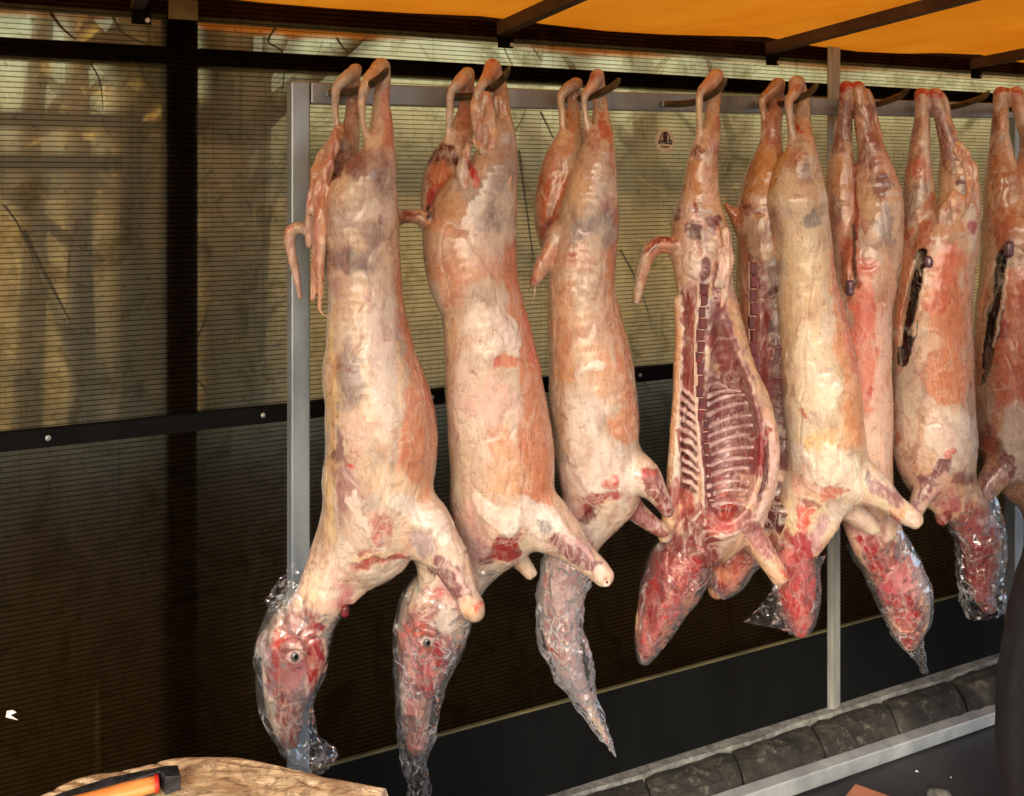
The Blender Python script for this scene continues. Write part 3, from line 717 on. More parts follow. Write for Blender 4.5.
hz = .012
r = empty('hatchet', onblock(140, 788), 'hatchet with black head, red collar and orange wooden handle lying on the chopping block', 'hatchet')
a = onblock(158, 783, .020); b = onblock(30, 815, .018); d = (b - a)
pts = [a + d * t for t in (0, .08, .25, .5, .75, 1)]
mb = MB(); mb.tube(pts, [.0135, .0140, .0150, .0135, .0135, .016], 16, squash=.75); mb.build('handle', M['wood_handle'], r, smooth=True)
mb = MB(); mb.tube([a - d * .006, a + d * .022, a + d * .03], [.0152, .0155, .0140], 16, squash=.8); mb.build('collar', M['redcollar'], r, smooth=True)
u = d.normalized(); w = Vector((-u.y, u.x, 0)); w = w if w.y > 0 else -w
mb = MB(); c0 = a - u * .003
def hp(x, y, z): return c0 + u * x + w * y + Vector((0, 0, z))
prof = [(-.028, -.014), (-.027, .016), (-.012, .021), (.02, .026), (.07, .034), (.13, .030), (.185, .022), (.14, .010), (.05, .007), (.0, .008), (-.006, -.013)]
th = [.011, .011, .012, .010, .008, .005, .0015, .004, .009, .013, .014]
vs = [hp(x, y, t * 1.0) for (x, y), t in zip(prof, th)] + [hp(x, y, -t) for (x, y), t in zip(prof, th)]
k = len(prof); mb.add(vs, [list(range(k))[::-1], list(range(k, 2 * k))] + [(i, (i + 1) % k, k + (i + 1) % k, k + i) for i in range(k)])
mb.build('blade_head', M['axehead'], r, bevel=.002)

# small things low on the right
bx = P(856, 786, 1.99); 
def floorpt(px, py, z): 
    Z = (EYE - z) * F / (py - HY); return Vector(((px - CX) / F * Z, Z, z))
c1 = floorpt(856, 785, .12); e1 = Vector((.40, -.30, 0)); e2 = Vector((-.30, -.36, 0))
mb = MB(); q = [c1, c1 + e2, c1 + e1 + e2, c1 + e1]
mb.hexa([Vector((p.x, p.y, .0)) for p in q] + [p for p in q])
bxr = empty('brown_box', Vector((c1.x, c1.y - .3, 0)), 'brown board box on the asphalt, only its top corner showing at the bottom', 'box')
mb.build('box_body', M['box'], bxr, bevel=.004)
mb = MB(); q = [c1 + Vector((0, .006, 0)), c1 + e2 + Vector((-.006, 0, 0)), c1 + e1 + e2 + Vector((0, -.006, 0)), c1 + e1 + Vector((.006, 0, 0))]
mb.hexa([Vector((p.x, p.y, .112)) for p in q] + [Vector((p.x, p.y, .1215)) for p in q]); mb.build('box_lid', M['box'], bxr, bevel=.003)
c2 = floorpt(938, 800, .0)
st2 = Body(c2.y, .004); pxs = lambda v: ((v.x) / v.y * F + CX, HY - F * (v.z - EYE) / v.y)
a = pxs(c2 + Vector((0, 0, .012))); st2.S([(a[0] - 5, a[1], 6), (a[0] + 6, a[1] + 1, 7)], .01); V, Q = st2.mesh(); V += normals(V, Q) * (vnoise(V, 60, 4, 2) * .003)[:, None]
tag(quads_object('pebble', V, Q, M['mortar'], origin=(c2.x, c2.y, 0)), 'small pale stone on the asphalt below the pale bottom bar', 'stone')
for (x, y, s_) in [(917, 772, .006), (951, 778, .003)]:
    c3 = floorpt(x, y, .003); mb = MB(); mb.add([c3 + Vector((-s_, 0, 0)), c3 + Vector((s_ * .6, -s_, .002)), c3 + Vector((s_, s_ * .6, 0)), c3 + Vector((0, s_, .003))], [(0, 1, 2, 3)])
    tag(mb.build('litter_scrap', M['paper'], origin=c3), 'tiny pale scrap of litter lying on the dark asphalt', 'litter scrap', 'litter scraps on the asphalt')

# ------------------------------------------------------------------ trees and growth outside
def tree(px, c, rad, h, lean, label, crown=True, seed=0, cz=None):
    rs = random.Random(seed); base = P(px, 400, c); base = Vector((base.x, base.y, .1))
    r = empty('tree', base, label, 'tree', 'trees behind the wall')
    mb = MB(); pts = []; n = 9
    for i in range(n): 
        t = i / (n - 1); pts.append(base + Vector((lean * t + rs.uniform(-.04, .04) * t, rs.uniform(-.04, .04) * t, h * t)))
    mb.tube(pts, [rad * (1.15 - .75 * i / (n - 1)) for i in range(n)], 10)
    for k in range(7):
        i = rs.randint(2, n - 2); a = rs.uniform(0, 6.28); L_ = rs.uniform(.5, 1.3)
        p = pts[i]; q = p + Vector((math.cos(a) * L_ * .4, math.sin(a) * L_ * .4, L_ * .35)); e = q + Vector((math.cos(a) * L_ * .5, math.sin(a) * L_ * .4, L_ * .5))
        mb.tube([p, q, e], [rad * .45, rad * .28, rad * .1], 7)
    mb.build('trunk', M['bark'], r, smooth=True)
    if crown:
        vs = []; fs = []
        for k in range(900):
            cc_ = pts[rs.randint(4, n - 1)]; cl = rs.randint(0, 11); rr2 = random.Random(seed * 50 + cl)
            off = Vector((rr2.uniform(-1.3, 1.3), rr2.uniform(-1.0, 1.0), rr2.uniform(-.6, 1.2)))
            p = cc_ + off + Vector((rs.gauss(0, .28), rs.gauss(0, .28), rs.gauss(0, .24)))
            s_ = rs.uniform(.015, .035); a = Vector((rs.uniform(-1, 1), rs.uniform(-1, 1), rs.uniform(-1, 1))).normalized(); b = a.orthogonal().normalized()
            i0 = len(vs); vs += [p + a * s_, p + b * s_ * .5, p - a * s_, p - b * s_ * .5]; fs.append((i0, i0 + 1, i0 + 2, i0 + 3))
        mesh_obj('crown', vs, fs, M['leaf'], r)
TL = [(22, 4.0, .05, 3.4, .1, 'thin dark trunk seen blurred through the far left sheet'), (84, 3.4, .045, 3.6, -.05, 'slim bent trunk left of the dark upright, through the sheet'), (112, 4.6, .075, 4.0, .1, 'forked trunk seen through the left sheet'),
      (140, 3.9, .09, 4.2, .02, 'stout trunk right beside the dark upright on its left'), (222, 3.7, .125, 4.4, 0, 'thickest trunk, between dark upright and frame'), (255, 5.0, .04, 3.4, .1, 'thin trunk close left of the frame upright'),
      (520, 4.4, .07, 4.0, .15, 'trunk behind the gap of second and third carcass'), (650, 4.9, .09, 4.4, -.1, 'trunk behind the sticker'), (735, 5.6, .09, 4.2, .1, 'trunk behind the split carcass'), (905, 5.6, .1, 4.2, .0, 'trunk behind the right hand carcasses')]
for i, (px, c, rd, h, ln, lb) in enumerate(TL): tree(px, c, rd, h, ln, lb, crown=(i in (7, 9)), seed=i + 1)
# fence rails outside on the left, seen as two level bars
mb = MB(); zf = [P(80, 122, 2.9).z, P(80, 163, 2.9).z]
fs_ = empty('rail_fence', W(-.3, -.66, 0), 'wooden two rail fence seen blurred through the left sheet', 'rail fence')
for z in zf:
    mb = MB(); mb.wbox(-2.4, .30, -.68, -.65, z - .022, z + .022); mb.build('fence_rail', M['boards'], fs_)
for s_ in (-1.6, -.55, .27):
    mb = MB(); mb.wbox(s_, s_ + .06, -.735, -.685, 0, zf[0] + .05); mb.build('fence_post', M['boards'], fs_)
# vines touching the sheets
vr = random.Random(5)
def vine(pts, rad, lb='x'):
    r_ = crom([tuple(P(x, y, C_WALL + .02)) for x, y in pts], 5); mb = MB(); mb.tube([Vector(p) for p in r_], np.linspace(rad, rad * .4, len(r_)), 6)
    tag(mb.build('vine', M['twig'], origin=r_[0]), lb, 'vine', 'vines behind the sheets')
VN = [([(50, 12), (62, 28), (76, 40)], .004, 'short thick vine above the crossbar on the left'), ([(108, 8), (122, 32), (140, 42), (150, 46)], .003, 'thin vine running down to the upright above the crossbar'), ([(90, 62), (100, 82), (103, 110)], .0022, 'thin vine hanging below the crossbar at left'),
      ([(142, 62), (145, 80), (158, 94)], .0022, 'thin curled vine left of the upright below the crossbar'), ([(275, 28), (268, 42), (282, 52), (284, 75), (279, 108)], .0028, 'looping vine near the top of the frame'), ([(24, 230), (42, 268), (60, 302), (72, 325)], .0045, 'slanting stick at mid height of the left sheet'),
      ([(4, 205), (22, 232), (48, 300)], .003, 'slanting stick at the left picture edge'), ([(78, 222), (70, 250), (68, 282)], .0028, 'short upright stick left of the dark upright'), ([(196, 378), (206, 392), (205, 410)], .003, 'small stick right of the upright above the black rail'), ([(196, 340), (204, 322), (210, 300)], .003, 'small bent stick right of the dark upright'),
      ([(492, 18), (500, 40), (512, 66)], .0028, 'vine above the second carcass'), ([(516, 20), (530, 44), (540, 60)], .0022, 'thin vine above gap of second and third carcass'), ([(540, 112), (548, 128), (556, 146)], .0035, 'dark stub of vine left of the third carcass'), ([(336, 38), (350, 52), (372, 30)], .0025, 'crossed twig above the first carcass'),
      ([(518, 150), (526, 210), (533, 262)], .0045, 'leaning stick between the second and third carcass'), ([(512, 135), (522, 118), (526, 106)], .002, 'short twig below the bar beside second carcass'), ([(620, 250), (640, 290), (652, 330)], .003, 'faint twig below the sticker')]
for p_, rd, lb in VN: vine(p_, rd, lb)
mb = MB(); vs = []; fs = []
for k in range(15000):
    s_ = vr.uniform(-3.2, 6.5); n_ = -vr.uniform(.5, 4.0); hh = .9 + .35 * math.sin(s_ * 2.1 + 1) + .22 * math.sin(s_ * 5.3) + .15 * math.sin(s_ * 11 + n_)
    p = W(s_, n_, .1 + vr.random() ** 1.3 * hh * 1.45)
    L_ = vr.uniform(.015, .045); a = Vector((vr.uniform(-1, 1), vr.uniform(-1, 1), vr.uniform(-.4, 1))).normalized() * L_; b = a.orthogonal().normalized() * L_ * vr.uniform(.15, .5)
    i0 = len(vs); vs += [p - a, p + b, p + a, p - b]; fs.append((i0, i0 + 1, i0 + 2, i0 + 3))
tag(mesh_obj('undergrowth', vs, fs, M['leaf']), kind='stuff', label='dry tangled undergrowth behind the wall', cat='undergrowth')
# ================================================================== carcasses
def c3(r, g, b): return lin(r, g, b)[:3]
WHT = c3(228, 212, 196); CRM = c3(226, 198, 160); TAN = c3(208, 164, 124); ORG = c3(208, 134, 92); ORD = c3(196, 104, 74); PNK = c3(206, 128, 112)
GRY = c3(150, 132, 128); PUR = c3(126, 84, 86); MAU = c3(160, 116, 112); RED = c3(150, 30, 30); DRD = c3(86, 16, 20); BRT = c3(190, 30, 30); YEL = c3(222, 184, 120); PNW = c3(222, 178, 164); BLK = c3(26, 10, 9); BEI = c3(206, 182, 156); BRN = c3(150, 88, 52)

def flap(name, pts, parent, Z, col=CRM, spec=(), seed=3, kr=.5, vox=.0035):
    """ragged strip of fat hanging over the leg"""
    b = Body(Z, vox)
    for q in pts: b.S([(x, y, r, d, kr) for x, y, r, d in q], .006)
    return flesh(name, b, parent, col, [('l', [(x, y, r * .35) for x, y, r, d in q], PNK, .55, .6) for q in pts] + list(spec), seed, .004, 1, .0042)
def bead(name, px, py, r, d, Z, parent, mat, k=1.0, ry=None):
    b = Body(Z, .0022 if r < 10 else .003); ry = ry or r
    b.S([(px, py - (ry - r) - .5, r, d, k), (px, py + (ry - r) + .5, r, d, k)], .004); V, Q = b.mesh(); V = relax(V, Q, 1); V = V + normals(V, Q) * (vnoise(V, 70, 3, 2) * .0012)[:, None]
    return quads_object(name, V, Q, mat, parent)
def wrap(parent, Z, pts, mat, seed=1, seg=34, sub=5, crump=.0045, name='plastic_wrap', k0=1.0):
    """crumpled film pulled round the head: a loft with sharp creases, faceted like real film"""
    A = crom([[(p[0] - CX) / F * (Z - (p[3] if len(p) > 3 else 0)), Z - (p[3] if len(p) > 3 else 0), EYE + (HY - p[1]) / F * (Z - (p[3] if len(p) > 3 else 0)), p[2] / F * Z, (p[4] if len(p) > 4 else k0)] for p in pts], sub)
    n = len(A); vs = []
    up = np.array([0, 1.0, 0])
    for i, a in enumerate(A):
        t = A[min(i + 1, n - 1), :3] - A[max(i - 1, 0), :3]; t /= np.linalg.norm(t) + 1e-9
        s_ = np.cross(t, up); s_ /= np.linalg.norm(s_) + 1e-9; u = np.cross(s_, t)
        for q in range(seg):
            th = 2 * math.pi * (q + .5 * (i % 2)) / seg
            vs.append(np.concatenate([a[:3] + s_ * math.cos(th) * a[3] + u * math.sin(th) * a[3] * a[4], s_ * math.cos(th) + u * math.sin(th)]))
    vs = np.array(vs); X = vs[:, :3]; D = vs[:, 3:]
    rid = 1 - np.abs(vnoise(X * np.array([1, 1, .5]), 28, seed, 1)) * 2.2; rid2 = 1 - np.abs(vnoise(X * np.array([1, 1, .6]), 62, seed + 4, 1)) * 2.2
    jit = np.random.RandomState(seed).uniform(-1, 1, len(X))
    X = X + D * (crump * (rid * .8 + rid2 * .5) + jit * crump * .22)[:, None]
    fs = []
    for i in range(n - 1):
        for q in range(seg):
            a = i * seg + q; b = i * seg + (q + 1) % seg; c = a + seg; d = b + seg
            fs += [(a, b, c), (b, d, c)] if (i % 2 == 0) else [(a, b, d), (a, d, c)]
    return mesh_obj(name, X, fs, mat, parent, smooth=False)
def sheetfilm(parent, Z, corners, mat, seed=1, name='wrap_tail', nu=16, crump=.006):
    """loose end of film: corners (px,py,d) x4"""
    A = [np.array([(p[0] - CX) / F * (Z - p[2]), Z - p[2], EYE + (HY - p[1]) / F * (Z - p[2])]) for p in corners]
    vs = []
    for j in range(nu + 1):
        for i in range(nu + 1):
            u, v = i / nu, j / nu; vs.append((A[0] * (1 - u) + A[1] * u) * (1 - v) + (A[3] * (1 - u) + A[2] * u) * v)
    X = np.array(vs); X = X + np.stack([vnoise(X, 40, seed, 2) * crump, vnoise(X, 45, seed + 1, 2) * crump * 2.5, vnoise(X, 42, seed + 2, 2) * crump], 1)
    fs = []
    for j in range(nu):
        for i in range(nu):
            a = j * (nu + 1) + i; fs += [(a, a + 1, a + nu + 2), (a, a + nu + 2, a + nu + 1)]
    return mesh_obj(name, X, fs, mat, parent, smooth=False)
def root(px, Z, label, group='lamb carcasses hanging on the hooks'):
    return empty('lamb_carcass', Vector(((px - CX) / F * Z, Z, 1.86)), label, 'carcass', group)
def zc(px, n=.15): return zof(px, C_RACK - n)

# ---------------------------------------------------------------- A : first from the left
Z = zc(375); A = root(375, Z, 'leftmost hanging lamb carcass, purple tinged haunch, stringy fat at its left and a wrapped head')
b = Body(Z)
b.S([(361, 205, 36, 0, .85), (361, 235, 37.5, 0, .9), (363, 268, 37, 0, .95), (365, 300, 37.5), (367, 325, 40.5), (370, 350, 44), (371, 372, 48), (378, 400, 52.5), (381, 425, 55.5), (381, 455, 56), (378, 480, 55), (375, 510, 51), (372, 535, 46, 0, .9), (365, 552, 34, 0, .8)])
b.S([(382, 67, 8, -.02), (383, 80, 7.5, -.02), (381, 100, 9, -.02), (382, 125, 11.5, -.01), (380, 145, 15, .01, 1), (376, 163, 21, .02, .95), (368, 180, 28, .02, .9), (361, 200, 34, .01, .85), (360, 225, 36, 0, .85)], .014)
b.S([(381, 66, 8, -.01), (374, 73, 7, .01), (367, 83, 6, .03), (362, 100, 4.6, .03), (363, 120, 3.6, .03), (367, 135, 5, .025), (376, 155, 12, .02)], .006)
b.S([(354, 72, 6.5, -.085), (355, 85, 6.5, -.09), (353, 105, 7.5, -.09), (351, 125, 9, -.08), (346, 145, 13, -.07), (338, 170, 20, -.06), (333, 200, 24, -.05), (332, 230, 24, -.04), (336, 255, 20, -.03)], .014)
b.S([(355, 70, 6.5, -.05), (346, 78, 6.5, -.04), (337, 87, 5, -.04), (335, 103, 3.8, -.04), (337, 125, 4, -.045), (342, 142, 8, -.05)], .006)
b.S([(392, 510, 30, .02, .8), (410, 520, 36, .03, .75), (430, 536, 27, .045, .8), (447, 556, 20, .055, .9), (457, 575, 15.5, .06), (466, 593, 12.5, .065), (472, 607, 12.5, .065), (475, 612, 10, .065)], .016)
b.S([(395, 515, 24, -.07, .7), (415, 535, 18, -.08, .8), (425, 556, 13, -.08), (428, 575, 9, -.08)], .016)
b.S([(355, 530, 36, 0, .85), (343, 560, 34, 0, .8), (328, 585, 28, 0, .85), (314, 608, 24, 0, .9), (308, 622, 23, 0, .9)], .02)
b.S([(314, 610, 22, 0, .9), (301, 627, 29, 0, .75), (294, 645, 32, 0, .7), (292, 662, 31, 0, .66), (288, 685, 25, 0, .7), (285, 705, 19, 0, .75), (287, 725, 14, 0, .8), (291, 740, 9, 0, .8)], .012)
b.S([(268, 638, 9, .01, .6), (262, 644, 6, .01, .6), (259, 650, 4, .01, .6)], .006)
b.S([(313, 640, 13, .03), (316, 660, 10, .03), (306, 690, 7, .025)], .01); b.S([(283, 647, 5, .055, .8), (290, 643, 5, .06, .8), (300, 645, 4.5, .06, .8), (306, 652, 3, .055)], .007); b.S([(318, 668, 2, .05), (306, 700, 2.4, .05), (297, 728, 2, .04)], .005, 'sub'); b.S([(286, 736, 1.8, .025), (284, 731, 1.4, .025)], .004, 'sub')
b.S([(372, 560, 12, .02, .6), (362, 582, 8, .02, .6), (352, 598, 5, .02, .6)], .01)
b.S([(325, 225, 14, .0), (310, 232, 7, .01), (300, 228, 6.5, .015), (292, 230, 7, .015), (290, 243, 6.5, .015), (293, 262, 5, .015), (297, 280, 4, .015), (300, 297, 3, .015)], .008)
b.S([(295, 654, 6.5, .052, .8), (295, 655, 6.5, .06, .8)], .004, 'sub')
specA = [
 ('l', [(404, 255, 9), (412, 320, 12), (425, 380, 16), (425, 440, 22), (415, 480, 20)], ORG, .95, .35), ('l', [(405, 250, 5), (414, 320, 5), (428, 380, 5), (437, 430, 4)], ORD, .8, .6),
 ('e', (372, 170, 22, 20), PUR, .6, .5), ('e', (352, 160, 12, 14, 20), PUR, .8, .4), ('e', (380, 182, 12, 14), PUR, .75, .4), ('l', [(390, 95, 8), (392, 150, 7)], PNK, .7, .5), ('l', [(364, 88, 6), (370, 70, 10), (384, 66, 8)], CRM, .9, .4), ('l', [(363, 100, 5), (366, 130, 5)], CRM, .9, .5),
 ('e', (356, 200, 26, 20), BEI, .7, .5), ('e', (330, 196, 14, 14), TAN, .8, .5), ('e', (375, 236, 17, 18, 30), PUR, .65, .5), ('e', (340, 215, 20, 16), GRY, .5, .6), ('l', [(355, 215, 5), (375, 205, 5), (388, 215, 4)], WHT, .7, .6),
 ('e', (350, 262, 20, 14, 10), c3(96, 84, 88), .8, .5), ('e', (338, 285, 16, 10), MAU, .6, .6), ('e', (390, 240, 8, 26), CRM, .7, .5), ('l', [(345, 288, 5), (380, 275, 4), (398, 262, 3)], BEI, .6, .5),
 ('l', [(332, 330, 5), (332, 400, 5), (330, 470, 5), (332, 540, 5)], YEL, .6, .6), ('e', (348, 380, 13, 34, 3), c3(120, 104, 104), .75, .5), ('l', [(372, 300, 8), (380, 370, 8), (385, 430, 9)], WHT, .75, .7), ('e', (356, 305, 16, 14), TAN, .5, .6),
 ('l', [(393, 345, 2.5), (398, 385, 2.5), (402, 410, 1.5)], c3(235, 200, 150), .6, .6), ('e', (340, 445, 6, 16, 3), PUR, .85, .3), ('l', [(345, 470, 9), (352, 500, 11)], MAU, .8, .5), ('e', (358, 435, 14, 18), PNW, .5, .7), ('e', (352, 467, 7, 3, 10), BRT, .8, .4),
 ('e', (395, 490, 24, 18, 35), CRM, .8, .5), ('l', [(355, 495, 5), (360, 525, 6), (385, 550, 5), (400, 556, 4)], WHT, .95, .35, .003), ('l', [(395, 505, 9), (425, 515, 11), (446, 530, 9)], WHT, .95, .4, .002),
 ('e', (380, 530, 11, 13, 20), RED, .55, .5), ('e', (380, 527, 12, 14, 20), PNK, .5, .6), ('e', (372, 560, 30, 10, -8), c3(160, 44, 34), .85, .4, -.002), ('l', [(345, 563, 2.5), (370, 556, 2.5), (392, 550, 2)], CRM, .95, .3, .002),
 ('e', (423, 543, 13, 13), c3(150, 128, 130), .85, .4, -.003), ('e', (372, 505, 9, 9), c3(160, 160, 148), .6, .6),
 ('l', [(440, 560, 11), (450, 572, 12), (462, 596, 11)], c3(124, 70, 78), .92, .22), ('l', [(452, 562, 3), (466, 590, 3)], PNW, .7, .5), ('e', (470, 607, 11, 11), c3(228, 180, 140), .95, .4), ('e', (478, 606, 5, 7), c3(210, 70, 50), .7, .5),
 ('l', [(345, 555, 12), (325, 590, 12)], WHT, .7, .6), ('l', [(335, 575, 6), (345, 600, 8), (328, 612, 7)], PNW, .8, .5), ('l', [(300, 605, 8), (316, 585, 8)], CRM, .7, .5), ('e', (340, 597, 12, 8, -40), c3(180, 80, 90), .6, .6),
 ('l', [(300, 625, 22), (292, 660, 30), (288, 700, 20), (290, 740, 12)], c3(132, 48, 48), .85, .5), ('e', (285, 632, 14, 10, -30), c3(186, 80, 54), .95, .4), ('e', (300, 635, 14, 12), c3(190, 120, 120), .8, .7), ('l', [(322, 628, 7), (318, 660, 6), (306, 700, 5)], c3(136, 12, 24), .95, .4), ('l', [(270, 650, 5), (272, 690, 6), (288, 720, 5)], RED, .7, .5), ('e', (292, 690, 14, 16), c3(190, 130, 132), .7, .7),
 ('e', (295, 655, 9.5, 8.5), c3(206, 176, 166), .9, .3, .003), ('e', (299, 670, 12, 8), c3(150, 90, 96), .7, .5), ('e', (303, 695, 8, 9), c3(150, 130, 130), .8, .4), ('l', [(278, 640, 4), (290, 640, 3)], BRT, .8, .5), ('e', (300, 632, 6, 6), c3(90, 30, 45), .8, .5),
 ('e', (292, 230, 9, 9), c3(210, 120, 84), .7, .5), ('l', [(290, 245, 7), (300, 300, 4)], c3(206, 160, 138), .8, .5),
 ('l', [(352, 90, 8), (350, 140, 10)], c3(178, 128, 108), .8, .5, 0, (-.2, -.02)), ('e', (336, 165, 13, 18), c3(120, 74, 74), .8, .4, 0, (-.2, .0)), ('e', (338, 172, 5, 6), DRD, .95, .3, -.003), ('l', [(398, 80, 4), (392, 110, 4)], PNW, .6, .5),
]
flesh('carcass_body', b, A, BEI, specA, 1)
flap('fat_flap', [[(340, 128, 3, -.03), (335, 142, 6, -.0), (326, 157, 8, 0), (317, 172, 6, .01), (313, 195, 5, .02), (310, 222, 4.5, .02), (310, 245, 3, .02)], [(332, 148, 5, .01), (327, 172, 6, .02), (322, 198, 6, .03), (318, 230, 5, .035), (316, 260, 4, .035), (314, 285, 3.5, .035), (313, 300, 2.5, .035)], [(336, 132, 3, 0), (330, 160, 4, .02), (318, 188, 4, .03), (312, 212, 3.5, .03)],
  [(322, 190, 7, .03), (321, 230, 6, .04), (321, 265, 5, .04), (321, 290, 3.5, .04), (320, 308, 2.2, .04), (324, 315, 1.6, .04), (330, 317, 1.4, .04)]], A, Z, c3(214, 160, 116))
bead('eye', 295, 656, 5.6, .0400, Z, A, two_tone('clouded eye', lin(70, 70, 64), lin(112, 116, 106), 45, rough=.12, Coat_Weight=.9), .8)
bead('pupil', 296, 657, 2.4, .0490, Z, A, M['blackrail'], .5)
bead('neck_gland', 345, 611, 4, .03, Z, A, M['marrow'], 1, 6)
wrap(A, Z, [(318, 595, 30, 0, .95), (303, 620, 33, 0, .85), (293, 645, 36, 0, .78), (290, 670, 34.5, 0, .76), (286, 695, 28, 0, .8), (289, 720, 24, 0, .8), (301, 742, 20, 0, .7), (316, 758, 19, 0, .6), (324, 768, 17, 0, .5)], M['film'], 5)
sheetfilm(A, Z, [(265, 600, 0), (292, 562, .01), (312, 592, .02), (268, 632, .01)], M['film'], 8)

# ---------------------------------------------------------------- B : second
Z = zc(487); Bc = root(487, Z, 'second carcass from the left, pale fat flaps on its haunch, dark eye in wrapped head')
b = Body(Z)
b.S([(472, 212, 40, 0, .85), (469, 235, 45.5, 0, .85), (470, 258, 46.5, 0, .9), (475, 285, 43.5), (482, 305, 42), (487, 335, 44.5), (491, 360, 47), (494, 390, 49.5), (498, 420, 51), (501, 450, 52.5), (502, 480, 52), (500, 505, 50.5), (494, 525, 44, 0, .9), (482, 542, 34, 0, .8)])
b.S([(493, 68, 8.5, -.02), (499, 85, 7.5, -.025), (501, 105, 9, -.01), (502, 128, 13, .02), (500, 148, 17, .02), (494, 168, 24, .02, .95), (486, 190, 32, .01, .9), (478, 212, 40, 0, .85)], .014)
b.S([(492, 67, 8.5, -.01), (486, 79, 6.5, .02), (479, 90, 5.5, .03), (477, 100, 5, .03), (482, 120, 8, .03), (490, 140, 12, .02)], .006)
b.S([(468, 75, 6.5, -.085), (467, 92, 7, -.09), (465, 115, 8.5, -.085), (459, 140, 14, -.06), (449, 160, 18, -.06), (443, 182, 20, -.055), (440, 205, 20, -.05), (444, 228, 22, -.04)], .012)
b.S([(468, 74, 7.5, -.05), (460, 82, 7, -.04), (451, 91, 4.5, -.04), (450, 110, 3.4, -.04), (449, 132, 4, -.045), (449, 150, 8, -.05)], .006)
b.S([(510, 505, 32, .02, .8), (532, 515, 32, .03, .8), (553, 529, 25, .045, .85), (570, 544, 18, .055), (583, 557, 14, .06), (597, 569, 12, .065), (604, 576, 11, .065)], .016)
b.S([(498, 525, 20, -.06, .8), (507, 542, 14, -.07), (520, 560, 9, -.07), (530, 573, 7, -.07)], .014)
b.S([(488, 530, 34, 0, .8), (474, 552, 32, 0, .8), (458, 575, 31, 0, .8), (444, 596, 31, 0, .78), (436, 612, 32, 0, .75)], .02)
b.S([(437, 602, 32, 0, .75), (433, 622, 34, 0, .7), (426, 645, 29, 0, .7), (421, 668, 24, 0, .72), (418, 692, 18, 0, .75), (416, 716, 14, 0, .8), (417, 745, 10, 0, .8)], .012)
b.S([(446, 640, 14, .02), (440, 662, 10, .02), (430, 690, 7, .02)], .01); b.S([(417, 634, 4.5, .055, .8), (424, 630, 4.5, .06, .8), (434, 633, 4, .06, .8)], .007); b.S([(440, 672, 2, .05), (431, 700, 2.2, .045), (424, 730, 2, .035)], .005, 'sub')
b.S([(440, 228, 14, 0), (428, 222, 8, 0), (418, 216, 8, 0), (408, 216, 7, -.01), (400, 219, 6, -.02), (392, 228, 4, -.03)], .008)
b.S([(427, 641, 5, .055, .8), (427, 642, 5, .06, .8)], .004, 'sub')
b.S([(431, 212, 4, .03, 1.5), (430, 222, 4, .03, 1.5)], .006, 'sub')
